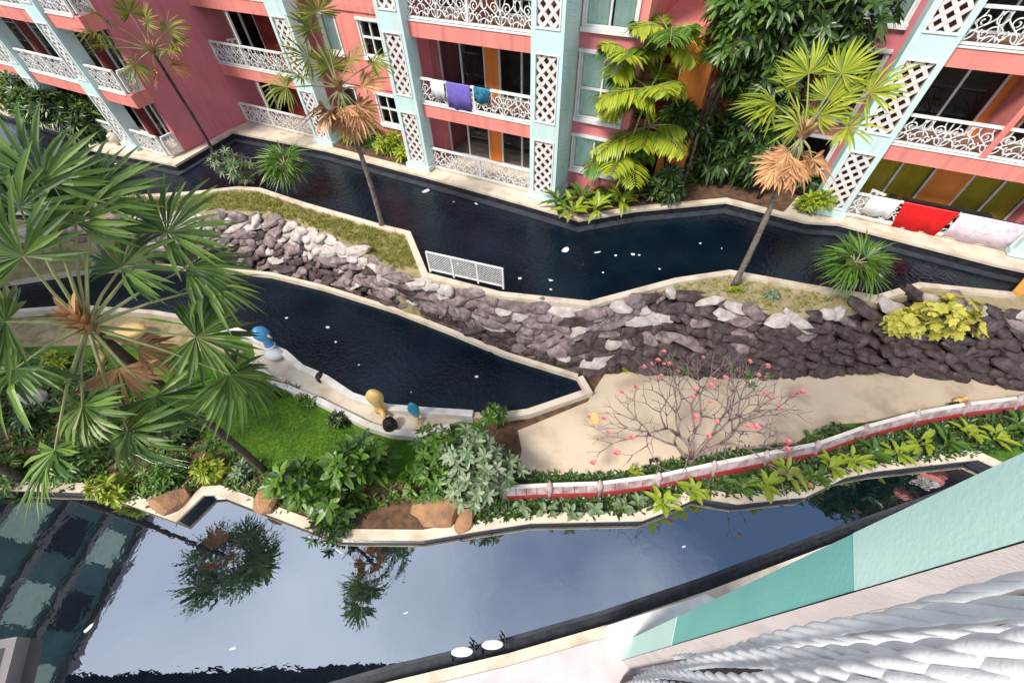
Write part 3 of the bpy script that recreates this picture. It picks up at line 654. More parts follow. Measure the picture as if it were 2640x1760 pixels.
# --- balcony bays
def bay(s0, s1, tf, tb, doors, walls, posts, levels=range(5), m='salmon', rl=True, curtains={}):
    """tf front plane, tb door plane; doors [(s0, s1, split)], walls [(s0, s1, mat)]"""
    for k in levels:
        z = FL[k]
        if k > 0: slab(s0, s1, tb - 1.0, tf, z, m)
        else: 
            mb = MB(); bb(mb, s0, s1, tb - 1.0, tf, 0.0, 0.03); mb.build('balcony_floor', 'cream', bd)
        zt = (FL[k + 1] if k + 1 < 5 else TOP) - 0.52
        for a, b, sp in doors: framed('sliding_door', a, b, z + 0.03, zt, tb, (sp,), 0.07, curtains.get(k))
        for a, b, mm in walls:
            mb = MB(); bb(mb, a, b, tb - 0.15, tb + 0.06, z + 0.03, zt); mb.build('door_wall', mm, bd)
        if rl and k < 4: railing(s0 + 0.02, s1 - 0.02, tf - 0.06, z, posts)
    mb = MB(); bb(mb, s0, s1, tb - 1.0, tf, TOP - 0.5, TOP); mb.build('roof_band', m, bd)
bay(-5.38, -0.18, 0.1, -1.6, [(-5.36 + 0.0, -3.15, -4.3), (-2.53, -0.2, -1.5)], [(-3.15, -2.53, 'orange')], (-2.78,))
mb = MB(); bb(mb, -2.86, -2.70, -1.5, 0.02, FL[2] + 0.03, FL[3] - 0.52); mb.build('partition', 'salmon', bd)
bay(-18.0, -12.45, 0.1, -1.4, [(-17.98, -15.85, -16.9), (-14.6, -12.46, -13.5)], [(-15.85, -14.6, 'darkred')], (-15.8,))
for k in (0, 1, 2):
    mb = MB(); bb(mb, -15.84, -15.76, -0.1, 0.0, FL[k] + 1.0, FL[k + 1] - 0.52); mb.build('partition', 'white', bd)
D0 = 11.7
bay(D0, 17.0, -3.6, -5.2, [(D0 + 0.01, 14.0, 12.92), (15.1, 16.98, 16.05)], [(14.0, 15.1, 'orange')], (14.3,), curtains={0: ((D0 + 0.05, 13.9, 'mustard'), (15.15, 16.9, 'mustard'))})
mb = MB(); bb(mb, 14.22, 14.38, -5.1, -3.57, FL[1] + 0.03, FL[2] - 0.52); mb.build('partition', 'salmon', bd)
bay(18.15, 24.0, -3.6, -5.2, [(18.16, 20.5, 19.3), (21.6, 23.98, 22.8)], [(20.5, 21.6, 'orange')], (21.0,))
bay(-20.45, -18.3, 4.8, 3.5, [(-20.43, -18.9, -19.7)], [(-18.9, -18.3, 'rose')], ())
for k in (0, 1, 2):
    # the outer balcony returns round the corner of the wing
    mb = MB(); bb(mb, -18.3, -17.98, 4.0, 4.8, FL[k] - (0.52 if k else 0) , FL[k] + 0.025); mb.build('slab_return', 'salmon' if k else 'cream', bd)
    railing(4.1, 4.68, -18.06, FL[k], (), axis='t')
bay(-26.45, -21.6, 4.8, 3.5, [(-26.4, -24.4, -25.4), (-23.6, -21.62, -22.6)], [(-24.4, -23.6, 'darkred')], (-24.0,))
bay(-36, -27.6, 4.8, 3.5, [(-36, -32.4, -34.4), (-31.6, -27.62, -29.6)], [(-32.4, -31.6, 'darkred')], (-32.0,))
wallpart('roof_parapet', 'salmon', (-44, -18.0, 1.0, 4.3, TOP, TOP + 0.6), (-18.0, 3.2, -3.2, -0.2, TOP, TOP + 0.6), (8.8, 34, -8, -3.8, TOP, TOP + 0.6))

# ================================================================== things on and about the building
def cloth(name, m, s0, s1, t, zt, zb, label, cat='towel', group=None, skew=0.0):
    """cloth folded over a handrail, hanging in front and behind"""
    mb = MB(); n = 14; prof = [(0.075, zb), (0.085, (zt + zb) / 2), (0.07, zt - 0.03), (0.035, zt + 0.018), (-0.035, zt + 0.018), (-0.07, zt - 0.03), (-0.08, zt - 0.25)]
    k = len(prof)
    for side in (0, 0.008):
        for i in range(n + 1):
            f = i / n
            for j, (dt, z) in enumerate(prof):
                dz = zt - z; wv = 0.022 * math.sin(f * 15 + s0) * dz * (1.0 if dt > 0 else -1)
                sag = 0.04 * math.sin(f * 9 + 1) if j == 0 else 0
                mb.v.append(tuple(B(s0 + (s1 - s0) * f + skew * dz * (0.5 - f), t + dt * (1 - side * 8) + wv, z + sag)))
    N1 = (n + 1) * k
    for i in range(n):
        for j in range(k - 1):
            a = i * k + j; mb.f.append((a, a + 1, a + k + 1, a + k)); mb.mi.append(0)
            a += N1; mb.f.append((a, a + k, a + k + 1, a + 1)); mb.mi.append(0)
    for j in range(k - 1):
        mb.f.append((j, j + N1, j + 1 + N1, j + 1)); mb.mi.append(0); a = n * k + j; mb.f.append((a, a + 1, a + 1 + N1, a + N1)); mb.mi.append(0)
    for i in range(n):
        for e in (0, k - 1):
            a = i * k + e; mb.f.append((a, a + k, a + k + N1, a + N1)); mb.mi.append(0)
    return tag(mb.build(name, m, smooth=True, loc=tuple(B((s0 + s1) / 2, t, zb))), label, cat, group)
RT = 0.04
cloth('towel', 'purple', -4.0, -2.92, RT, FL[1] + 0.98, FL[1] + 0.04, 'purple towel hung over white balcony rail')
cloth('towel', 'clothwhite', -4.75, -4.12, RT, FL[1] + 0.98, FL[1] + 0.30, 'small white towel on the rail next to the purple towel')
cloth('towel', 'clothblue', -2.75, -2.05, RT, FL[1] + 0.98, FL[1] + 0.45, 'teal and navy towel on the rail beside the purple towel')
cloth('towel', 'clothred', 13.25, 14.95, -3.66, 0.98, -0.02, 'large bright red towel on the ground floor rail', skew=0.3)
cloth('towel', 'clothwhite', 12.2, 13.15, -3.66, 0.98, 0.25, 'white towel on the rail beside the large red towel')
cloth('bed_sheet', 'clothpink', 15.0, 16.9, -3.66, 0.98, 0.02, 'pale pink patterned sheet hung on the ground floor rail', 'sheet')
# balcony furniture
def chair(s, t, z, rz, label, m='white', group=None):
    p = B(s, t, z); o = empty('balcony_chair', p, label, 'chair', group); a = Matrix.Rotation(rz, 4, 'Z')
    def put(name, boxes, mm):
        mb = MB()
        for x0, x1, y0, y1, z0, z1 in boxes: mb.box8([p + a @ Vector(q) for q in ((x0, y0, z0), (x1, y0, z0), (x1, y1, z0), (x0, y1, z0), (x0, y0, z1), (x1, y0, z1), (x1, y1, z1), (x0, y1, z1))])
        mb.build(name, mm, o)
    put('seat', [(-0.24, 0.24, -0.24, 0.24, 0.42, 0.46)], m)
    put('backrest', [(-0.24, 0.24, 0.20, 0.235, 0.80, 0.88)], m); put('back_slat', [(-0.05, 0.05, 0.205, 0.23, 0.49, 0.80)], m)
    for x in (-0.22, 0.18):
        put('leg', [(x, x + 0.04, -0.24, -0.2, 0, 0.42)], m); put('leg', [(x, x + 0.04, 0.2, 0.24, 0, 0.80)], m)
        put('armrest', [(x, x + 0.04, -0.24, 0.2, 0.64, 0.68)], m)
    return o
chair(-13.1, -0.5, FL[1] + 0.025, -0.5, 'white slatted chair on the first floor balcony beside the pillar')
chair(-17.2, -0.6, FL[1] + 0.025, 0.4, 'white chair in the balcony corner against the rose wall')
chair(12.6, -4.4, 0.03, 2.2, 'white chair behind the ground floor rail with the red towel')
# long dark sofa on the ground floor terrace
p = B(14.6, -4.5, 0.03); so = empty('sofa', p, 'long black sofa behind the red towel on the ground floor', 'sofa')
def sb(name, *b):
    mb = MB(); bb(mb, *b); mb.build(name, 'black', so)
sb('base', 13.3, 16.0, -4.85, -4.15, 0.03, 0.42); sb('backrest', 13.3, 16.0, -4.15, -3.95, 0.03, 0.92); sb('armrest', 13.1, 13.3, -4.85, -3.95, 0.03, 0.62); sb('armrest', 16.0, 16.2, -4.85, -3.95, 0.03, 0.62)
# white gate of mesh panels standing on the canal coping
ga, gb_ = PX(1108, 704, 0.02), PX(1296, 748, 0.02); gd = (gb_ - ga).normalized(); gn = Vector((-gd.y, gd.x, 0)); gl = (gb_ - ga).length
go = empty('lattice_fence', ga, 'white metal fence of three mesh panels on the canal coping', 'fence')
def gbox(mb, x0, x1, y0, y1, z0, z1): mb.box8([ga + gd * x + gn * y + Vector((0, 0, z)) for x, y, z in ((x0, y0, z0), (x1, y0, z0), (x1, y1, z0), (x0, y1, z0), (x0, y0, z1), (x1, y0, z1), (x1, y1, z1), (x0, y1, z1))])
GH = 0.92
mb = MB(); gbox(mb, -0.03, gl + 0.03, 0.05, 0.1, GH - 0.05, GH); mb.build('top_rail', 'white', go)
mb = MB(); gbox(mb, -0.03, gl + 0.03, 0.05, 0.1, 0.1, 0.14); mb.build('bottom_rail', 'white', go)
for i in range(4):
    x = gl * i / 3; mb = MB(); gbox(mb, x - 0.03, x + 0.03, 0.045, 0.105, 0.0, GH - 0.052); mb.build('post', 'white', go)
for i in range(3):
    mb = MB(); x0, x1 = gl * i / 3 + 0.03, gl * (i + 1) / 3 - 0.03; w, h = x1 - x0, GH - 0.2
    for sg in (1, -1):
        c = -w
        while c < h + w:
            pts = []
            for x in (0, w):
                z = sg * x + c
                if 0 <= z <= h: pts.append((x, z))
            for z in (0, h):
                x = (z - c) / sg
                if 0 < x < w: pts.append((x, z))
            if len(pts) >= 2: mb.tube([ga + gd * (x0 + q[0]) + gn * (0.075 + 0.008 * sg) + Vector((0, 0, 0.14 + q[1])) for q in (pts[0], pts[-1])], 0.008, 4)
            c += 0.095
    tag(mb.build('mesh_panel', 'white', go), kind='stuff')

# low red and white garden fence along the path
fpx = [(1300, 1276), (1417, 1270), (1545, 1266), (1695, 1246), (1835, 1216), (1968, 1189), (2098, 1164), (2221, 1120), (2350, 1085), (2476, 1062), (2609, 1046), (2760, 1020)]
fpx = [(u, v + 10) for u, v in fpx]
fp = pxl(fpx, LOW + 0.03); fo = empty('garden_fence', fp[0], 'low winding garden fence with white rail, faded panels and red base', 'fence')
for i in range(len(fp) - 1):
    a, b = fp[i], fp[i + 1]; d = (b - a).normalized(); n_ = Vector((-d.y, d.x, 0)); L_ = (b - a).length
    def fb(name, m, x0, x1, y0, y1, z0, z1, lean=0.42):
        mb = MB(); mb.box8([a + d * x + n_ * (y + lean * z) + Vector((0, 0, z)) for x, y, z in ((x0, y0, z0), (x1, y0, z0), (x1, y1, z0), (x0, y1, z0), (x0, y0, z1), (x1, y0, z1), (x1, y1, z1), (x0, y1, z1))]); mb.build(name, m, fo)
    fb('base_board', 'red', 0.05, L_ - 0.05, -0.07, 0.07, 0.0, 0.15)
    for k in range(4):
        x = 0.06 + (L_ - 0.12) * k / 4; fb('panel', 'pinkpanel', x, x + (L_ - 0.12) / 4 - 0.02, -0.03 , 0.03, 0.152, 0.41)
    fb('top_rail', 'offwhite', 0.0, L_, -0.035, 0.05, 0.412, 0.455)
    mb = MB(); mb.tube([a + n_ * (0.42 * z - 0.02) + Vector((0, 0, z)) for z in (0, 0.2, 0.36, 0.44, 0.52, 0.6)], [0.07, 0.07, 0.10, 0.10, 0.06, 0.015], 8); mb.build('post', 'pinkpanel', fo, smooth=True)

# glazed ornaments on the pool parapet
def ornament(name, u, v, z, prof, m, label, cat, sx=1.0, sy=1.0, bend=None, foot=True):
    p = PX(u, v, z); o = empty(name, p, label, cat)
    if foot:
        mb = MB(); mb.lathe([(0.17, 0), (0.17, 0.06), (0.13, 0.1)], p, 14); mb.build('foot', 'white', o, smooth=True)
    mb = MB(); k_ = 1.0 if cat == 'pot' else 1.4; mb.lathe([(r * k_, h * k_ + (0.1 if foot else 0)) for r, h in prof], p, 16, sx, sy, bend=bend); mb.build('body', m, o, smooth=True); return o
o = ornament('blue_ornament', 700, 905, WEDGE - 0.02, [(0.10, 0), (0.14, 0.10), (0.12, 0.25), (0.10, 0.38), (0.16, 0.5), (0.2, 0.62), (0.17, 0.74), (0.08, 0.82), (0.01, 0.84)], 'blue', 'rounded blue glazed bird-like ornament at the end of the white trough', 'ornament', bend=lambda z: (0.10 * math.sin(z * 2.4), 0.02))
pp = Vector(wloc[o.name]); mb = MB(); mb.lathe([(0.20, 0), (0.26, 0.1), (0.22, 0.22), (0.1, 0.3)], pp + Vector((0.22, -0.25, 0)), 14, 1.4, 1.0); mb.build('tail', 'white', o, smooth=True)
mb = MB(); mb.tube([pp + Vector((0.16, -0.02, 0.98)), pp + Vector((0.36, -0.06, 0.93)), pp + Vector((0.46, -0.1, 0.84))], [0.07, 0.05, 0.01], 8); mb.build('beak', 'yellow', o, smooth=True)
mb = MB(); mb.lathe([(0.205, 0.28), (0.22, 0.32), (0.205, 0.36)], pp + Vector((0.07, 0.0, 0)), 14); mb.build('collar', 'white', o, smooth=True)
o = ornament('yellow_ornament', 986, 1062, WEDGE - 0.05, [(0.16, 0), (0.15, 0.12), (0.12, 0.25), (0.15, 0.38), (0.19, 0.55), (0.19, 0.68), (0.13, 0.8), (0.03, 0.87)], 'yellow', 'hooded yellow glazed ornament on the white pool parapet', 'ornament', 1.0, 0.7)
pp = Vector(wloc[o.name]); mb = MB(); mb.tube([pp + Vector((0.05, -0.1, 0.35)), pp + Vector((0.14, -0.25, 0.15)), pp + Vector((0.22, -0.42, 0.02))], [0.09, 0.08, 0.04], 8); mb.build('spout', 'yellow', o, smooth=True)
o = ornament('teal_ornament', 1077, 1082, WEDGE - 0.05, [(0.04, 0), (0.05, 0.14), (0.10, 0.26), (0.15, 0.42), (0.15, 0.55), (0.09, 0.7), (0.01, 0.78)], 'tealglaze', 'leaf-shaped teal glazed ornament beside the yellow one', 'ornament', 0.9, 0.45, foot=False)
pp = Vector(wloc[o.name]); mb = MB(); mb.tube([pp + Vector((0.0, -0.03, 0.22)), pp + Vector((0.03, -0.12, 0.1)), pp + Vector((0.05, -0.2, 0.0))], [0.05, 0.04, 0.02], 8); mb.build('stem', 'yellow', o, smooth=True)
o = ornament('black_pot', 1012, 1108, LOW, [(0.14, 0), (0.20, 0.12), (0.24, 0.3), (0.22, 0.44), (0.17, 0.5), (0.2, 0.54)], 'black', 'round black pot in front of the white trough', 'pot', foot=False)
o = ornament('yellow_white_ornament', 355, 868, LOW, [(0.10, 0), (0.24, 0.06), (0.34, 0.2), (0.30, 0.28), (0.2, 0.3)], 'yellow', 'shell-shaped yellow and white ornament under the fan palm', 'ornament', 1.3, 0.8, foot=True)
# black block added to stand for the dark gap in the parapet
q = PX(826, 974, WEDGE); mb = MB(); mb.lathe([(0.13, 0), (0.15, 0.1), (0.15, 0.26), (0.08, 0.3)], (q.x, q.y, WEDGE - 0.1), 12, 0.8, 1.2); tag(mb.build('gap_block', 'black', smooth=True, loc=(q.x, q.y, WEDGE - 0.1)), 'small black block standing for the dark gap in the white parapet', 'lamp')
# garden spotlights
def spot(u, v, label):
    p = PX(u, v, LOW + 0.03); o = empty('garden_spotlight', p, label, 'lamp', None)
    mb = MB(); mb.tube([p, p + Vector((0, 0, 0.22))], 0.018, 6); mb.build('stake', 'black', o)
    mb = MB(); mb.tube([p + Vector((-0.05, 0.02, 0.2)), p + Vector((0.02, 0, 0.27)), p + Vector((0.14, -0.03, 0.34))], [0.05, 0.06, 0.075], 10); mb.build('lamp_head', 'black', o, smooth=True)
spot(1676, 1195, 'small black spotlight on the path edge beside the frangipani'); spot(2440, 1052, 'small black spotlight on the path beside the fence')
q = PX(2468, 1040, LOW + 0.03); mb = MB(); mb.lathe([(0.16, 0), (0.2, 0.1), (0.14, 0.24), (0.07, 0.3), (0.09, 0.36), (0.02, 0.42)], q, 12, 1, 0.8); tag(mb.build('garden_figurine', 'yellow', smooth=True, loc=tuple(q)), 'small cream yellow figurine behind the fence on the path', 'figurine')
# round lamp on the terrace tip
q = PX(305, 372, 0.0); mb = MB(); mb.lathe([(0.10, 0), (0.10, 0.1), (0.22, 0.18), (0.28, 0.32), (0.24, 0.48), (0.1, 0.58), (0.01, 0.6)], q, 14); tag(mb.build('globe_lamp', 'cream', smooth=True, loc=tuple(q)), 'round cream globe lamp on the terrace tip below the pillar', 'lamp')
# access hatch on the path
q = PX(1530, 1078, LOW + 0.03); mb = MB(); mb.prism([(q.x - 0.14, q.y - 0.2), (q.x + 0.16, q.y - 0.2), (q.x + 0.18, q.y + 0.2), (q.x - 0.12, q.y + 0.2)], LOW + 0.02, LOW + 0.045); tag(mb.build('drain_cover', 'yellow', loc=tuple(q)), 'small square yellowish cover set in the beige path', 'cover')
# boulders
def boulder(u, v, z, r, label, sx=1.2, sz=0.7, seed=31):
    p = PX(u, v, z); me = rock_mesh(seed, 'boulder', 'boulder'); o = bpy.data.objects.new('boulder', me); col.objects.link(o); o.location = (p.x, p.y, z + r * sz * 0.55); o.scale = (r * sx, r, r * sz); o.rotation_euler = (0.1, 0.1, seed); tag(o, label, 'boulder', 'brown boulders along the near coping')
boulder(1120, 1318, LOW, 0.62, 'largest rounded brown boulder by the near pool coping', 1.25, 0.75, 31)
boulder(1195, 1345, LOW, 0.30, 'small brown boulder leaning on the largest boulder', 1.3, 0.6, 36)
boulder(455, 1302, LOW, 0.42, 'brown boulder in the zigzag of the near coping', 1.3, 0.6, 32)
boulder(700, 1290, LOW, 0.42, 'brown mound at the foot of the leaning palm trunk', 1.1, 0.6, 33)
q = PX(100, 1030, LOW); me = rock_mesh(40, 'boulder', 'pinkwhite'); o = bpy.data.objects.new('boulder', me); col.objects.link(o); o.location = q + Vector((0, 0, 0.2)); o.scale = (0.4, 0.3, 0.35); tag(o, 'pale pink rock among the plants under the fan palm', 'rock')
# two pool chairs on the near ledge
def poolchair(u, v, rz, label):
    p = PX(u, v, NEAR_W + 0.02); o = empty('pool_chair', p, label, 'chair', 'white chairs in the near pool'); a = Matrix.Rotation(rz, 4, 'Z')
    mb = MB(); prof = [(0.0, 0.36), (0.20, 0.36), (0.235, 0.38), (0.24, 0.40), (0.22, 0.415), (0.0, 0.405)]
    mb.lathe([(max(r, 0.001), z) for r, z in prof], p, 20, 1.1, 0.42); mb.build('seat', 'white', o, smooth=True)
    for x, y in ((-0.3, -0.2), (0.3, -0.2), (-0.3, 0.2), (0.3, 0.2)):
        mb = MB(); mb.tube([p + a @ Vector((x, y - 0.26, 0)), p + a @ Vector((x * 0.75, y * 0.6, 0.37))], 0.018, 6); mb.build('leg', 'metal', o)
    mb = MB(); mb.tube([p + a @ Vector((0.27 + 0.06 * math.sin(f * 3.14), -0.2 + 0.4 * f, 0.37 + 0.28 * math.sin(f * 3.14))) for f in [i / 8 for i in range(9)]], 0.016, 6); mb.build('back_rail', 'metal', o, smooth=True)
poolchair(1196, 1682, 0.35, 'white oval pool seat standing in the near pool, away from the pillar')
poolchair(1272, 1664, 0.3, 'white oval pool seat standing in the near pool, on the pillar side')
# floating leaves
def leafbit(u, v, z, L, W, ang, label, group):
    p = PX(u, v, z + 0.006); mb = MB(); n = 10; ring = []
    for i in range(n):
        q = 6.283 * i / n; x, y = L * math.cos(q) * (1 + 0.12 * math.sin(3 * q + u)), W * math.sin(q); ring.append((p.x + x * math.cos(ang) - y * math.sin(ang), p.y + x * math.sin(ang) + y * math.cos(ang), p.z + 0.01 * math.cos(2 * q)))
    mb.add(ring + [(p.x, p.y, p.z + 0.02), (p.x, p.y, p.z - 0.004)], [(i, (i + 1) % n, n) for i in range(n)] + [((i + 1) % n, i, n + 1) for i in range(n)])
    tag(mb.build('floating_leaf', 'floatleaf', loc=tuple(p)), label, 'leaf', group)
up_bits = [(1458, 644, .2, .13), (1098, 492, .22, .12), (1540, 650, .16, .04), (1587, 658, .06, .05), (1632, 655, .09, .07), (1648, 657, .05, .05), (1701, 693, .05, .04), (1340, 717, .08, .06), (1420, 722, .1, .05), (1228, 525, .1, .06), (1420, 746, .05, .06), (1180, 680, .05, .04), (2265, 712, .16, .14), (1555, 702, .04, .04), (195, 361, .24, .09), (205, 410, .24, .1), (300, 422, .1, .06), (1170, 520, .05, .05), (1805, 627, .06, .04), (1860, 640, .03, .03)]
for u, v, L, W in up_bits: leafbit(u, v, UP_W, L * 0.9, W, rnd.uniform(-1, 1), 'pale leaf or petal floating on the upper canal', 'pale leaves floating on the upper canal')
for u, v, L in [(845, 843, .08), (866, 881, .06), (1229, 970, .07), (739, 819, .06), (925, 940, .04), (1060, 1010, .03)]: leafbit(u, v, WEDGE_W, L, L * 0.8, rnd.uniform(-1, 1), 'small white petal floating on the wedge pool', 'white petals floating on the wedge pool')
for u, v, L in [(600, 1670, .08), (1047, 1578, .06), (228, 1618, .12), (1763, 1408, .06), (530, 1545, .03)]: leafbit(u, v, NEAR_W, L, L * 0.45, rnd.uniform(0, 1.2), 'small pale leaf floating on the near pool', 'pale leaves floating on the near pool')

# ================================================================== the near building's pillar, rope and eave
def az(u, v, d): q = PX(u, v, 0); q.z = 0; return q.normalized() * d
A_, B_, C_ = az(2640, 1165, 2.62), az(2640, 1392, 2.34), az(2640, 1530, 2.5)
def zon(p, u, v):
    d = ray(u, v); return H + d[2] * p.length / math.hypot(d[0], d[1])
npil = empty('near_pillar', (B_.x, B_.y, NEAR_C + 0.03), 'mint and teal pillar with a white base rising from the near pool edge', 'pillar')
bk = Vector((1.1, 0.15, 0)); zA, zB = zon(A_, 2198, 1373), zon(A_, 1752, 1564)
def npr(name, m, z0, z1, g_=0.0, parent=npil):
    c = (A_ + B_ + A_ + bk + B_ + bk) / 4; mb = MB(); mb.prism([((p - c) * (1 + g_) + c)[:2] for p in (B_, A_, A_ + bk, B_ + bk)], z0, z1); return mb.build(name, m, parent)
zp = zon(A_, 1820, 1530)
npr('base', 'mint_near', NEAR_C + 0.03, zB - 0.35); npr('lower_shaft', 'teal', zB - 0.35, zA, -0.012); npr('upper_shaft', 'mint_near', zA, 17.0)
mb = MB(); mb.prism([q[:2] for q in pxl([(1565, 1612), (1820, 1530), (1900, 1575), (1605, 1668)], -1.7)], NEAR_C + 0.03, -1.7); mb.build('plinth', 'white', npil)
wl = empty('near_wall', (C_.x, C_.y, NEAR_C + 0.03), 'pinkish white rendered wall edge between the mint pillar and the ropes', 'wall')
mb = MB(); mb.prism([p[:2] for p in (C_, B_ + Vector((-0.01, -0.01, 0)), B_ + bk + Vector((0, -0.02, 0)), C_ + Vector((1.4, -0.15, 0)))], NEAR_C + 0.03, 17.0); mb.build('wall_face', 'pinkwhite', wl)
dcb = (B_ - C_); nrm = Vector((-dcb.y, dcb.x, 0)).normalized()
for f0, f1, pr in ((0.30, 0.36, 0.012),):
    a, b = C_ + dcb * f0, C_ + dcb * f1; mb = MB(); mb.prism([q[:2] for q in (a + nrm * 0.002, b + nrm * 0.002, b + nrm * pr, a + nrm * pr)], NEAR_C + 0.03, 16.9); mb.build('moulding', 'pinkwhite', wl)
mb = MB(); mb.prism([q[:2] for q in (az(2640, 1600, 2.3), az(2640, 1600, 2.6), az(2640, 1860, 2.6), az(2640, 1860, 2.0))], NEAR_C + 0.04, 16.8); mb.build('shade_block', 'black', wl)  # solid black block paints the shade of the opening behind the ropes
# roof eave of the near building, seen only as a reflection
ev = MB(); ev.prism([(-34, 0.75), (14, 0.9), (14, 1.5), (-34, 1.35)], 15.95, 16.25); ev.prism([(-34, -0.5), (14, -0.4), (14, 0.9), (-34, 0.75)], 16.05, 16.3)
tag(ev.build('roof_eave', 'roof', loc=(0, 1, 15.95)), 'dark roof eave of the near building above the pool', 'eave')
# twisted ropes hanging beside the pillar
rp_specs = [(1530, 1.40, 0.017, 0.02), (1556, 1.22, 0.021, -0.015), (1588, 1.34, 0.015, 0.03), (1610, 1.08, 0.021, 0.02), (1645, 1.20, 0.016, -0.03), (1680, 1.0, 0.024, 0.015), (1722, 1.08, 0.019, -0.025), (1765, 0.96, 0.026, 0.012), (1835, 1.0, 0.026, -0.015)]
names = ['next to the pinkish wall', 'second from the pinkish wall', 'third from the pinkish wall', 'fourth from the pinkish wall', 'fifth from the pinkish wall', 'sixth from the pinkish wall', 'seventh from the pinkish wall', 'eighth from the pinkish wall', 'farthest from the pinkish wall']
for (a_, d_, r_, lean), nm in zip(rp_specs, names):
    c0 = az(2640, a_, d_); ro = empty('hanging_rope', (c0.x, c0.y, 5.0), 'white twisted rope hanging beside the near pillar, ' + nm, 'rope', 'white ropes beside the near pillar')
    def cen(z): return Vector((c0.x + 0.022 * math.sin(z * 0.9 + a_) + lean * math.sin(z * 1.7), c0.y + 0.03 * math.sin(z * 1.6 + a_ * 2), z))
    for st_ in range(3):
        mb = MB(); pts = []; z = 5.0
        while z < 15.95:
            ph = z / 0.24 * 6.283 * 0.5 * (1 + 0.02 * math.sin(a_)) + st_ * 2.094; pts.append(cen(z) + Vector((math.cos(ph), math.sin(ph), 0)) * r_ * 0.62); z += 0.03 if z < 10.2 else 0.1
        mb.tube(pts, r_ * 0.66, 9); mb.build('strand', 'rope', ro, smooth=True)
# far wing that closes the court on the left: seen as a reflection in the near pool
lw = empty('grey_wing', (-28, 4, -3.3), 'grey and teal apartment wing closing the court, mirrored in the near pool', 'building')
mb = MB(); mb.prism([(-40, -14), (-28.0, -14), (-27.4, 10.4), (-40, 10.4)], -3.3, 15.6); mb.build('wall', 'greywall', lw)
mb = MB(); mb.prism([(-40, -14), (-27.6, -14), (-27.0, 10.7), (-40, 10.7)], 15.6, 16.2); mb.build('cornice', 'greyband', lw)
for k in range(1, 6):
    mb = MB(); mb.prism([(-28, -14), (-27.7, -14), (-27.1, 10.4), (-27.45, 10.4)], -2.5 + k * 3.0, -2.1 + k * 3.0); mb.build('floor_band', 'greyband', lw)
    for j in range(6):
        y = -11 + j * 3.6; x = -27.98 + 0.6 * (y + 14) / 24.4; mb = MB(); mb.prism([(x, y), (x + 0.05, y), (x + 0.05, y + 2), (x, y + 2)], -1.8 + k * 3.0, 0.1 + k * 3.0); mb.build('window', 'curtain' if (j + k) % 3 else 'black', lw)

# ================================================================== vegetation
def blob(r): 
    while True:
        v = Vector((r.uniform(-1, 1), r.uniform(-1, 1), r.uniform(-1, 1)))
        if v.length <= 1: return v
def rosette_crown(mb, c, rad, n, L, W, r, per=7, shell=0.45, droop=0.25, mi=0, lump=5, down=0.25):
    """leaf rosettes spread through an uneven crown made of several lumps"""
    lumps = [(blob(r) * 0.62, r.uniform(0.38, 0.62)) for _ in range(lump)]
    for i in range(n):
        lc, lr = lumps[r.randrange(lump)]
        d = blob(r); d = d.normalized() * (shell + (1 - shell) * r.random() ** 0.6); q = lc + d * lr
        p = c + Vector((q.x * rad[0], q.y * rad[1], q.z * rad[2])); ax = (Vector((d.x, d.y, d.z + 0.55))).normalized()
        a = ax.orthogonal().normalized(); b = ax.cross(a); ph = r.uniform(0, 6.28)
        for k in range(per):
            t = ph + 6.283 * k / per + r.uniform(-0.25, 0.25); dr = (a * math.cos(t) + b * math.sin(t)) * 1.0 + ax * r.uniform(0.15, 0.9)
            mb.blade(p, dr, ax, L * r.uniform(0.7, 1.15), W * r.uniform(0.8, 1.15), droop * r.uniform(0.3, 1.5), r.uniform(0.1, 0.4), mi)
def branches(mb, base, c, rad, n, r, r0=0.09, mi=0):
    tops = []
    fork = base.lerp(c, 0.45)
    mb.tube([base, base.lerp(fork, 0.5) + Vector((r.uniform(-.06, .06), r.uniform(-.06, .06), 0)), fork], [r0, r0 * 0.85, r0 * 0.7], 7, mi)
    for i in range(n):
        q = blob(r); e = c + Vector((q.x * rad[0], q.y * rad[1], abs(q.z) * rad[2] * 0.8)) * 0.8 if False else c + Vector((q.x * rad[0] * 0.75, q.y * rad[1] * 0.75, q.z * rad[2] * 0.6))
        m = fork.lerp(e, 0.5) + Vector((0, 0, 0.12 * (e - fork).length)); mb.tube([fork, m, e], [r0 * 0.55, r0 * 0.38, r0 * 0.15], 5, mi)
def bush(name, label, cat, u, v, z, rad, n, L, W, lm, seed, group=None, height=None, per=7, droop=0.25, lump=5, bark='darkbark', base=None, shell=0.45):
    r = random.Random(seed); p = base or PX(u, v, z); h = height if height is not None else rad[2] * 0.9
    o = empty(name, p, label, cat, group); c = p + Vector((0, 0, h))
    mb = MB(); branches(mb, p - Vector((0, 0, 0.05)), c, rad, 9, r, 0.03 + 0.03 * max(rad)); mb.build('trunk' if cat == 'tree' else 'stems', bark, o, smooth=True)
    mb = MB(); rosette_crown(mb, c, rad, n, L, W, r, per, shell, droop, lump=lump); mb.build('crown', lm, o); return o
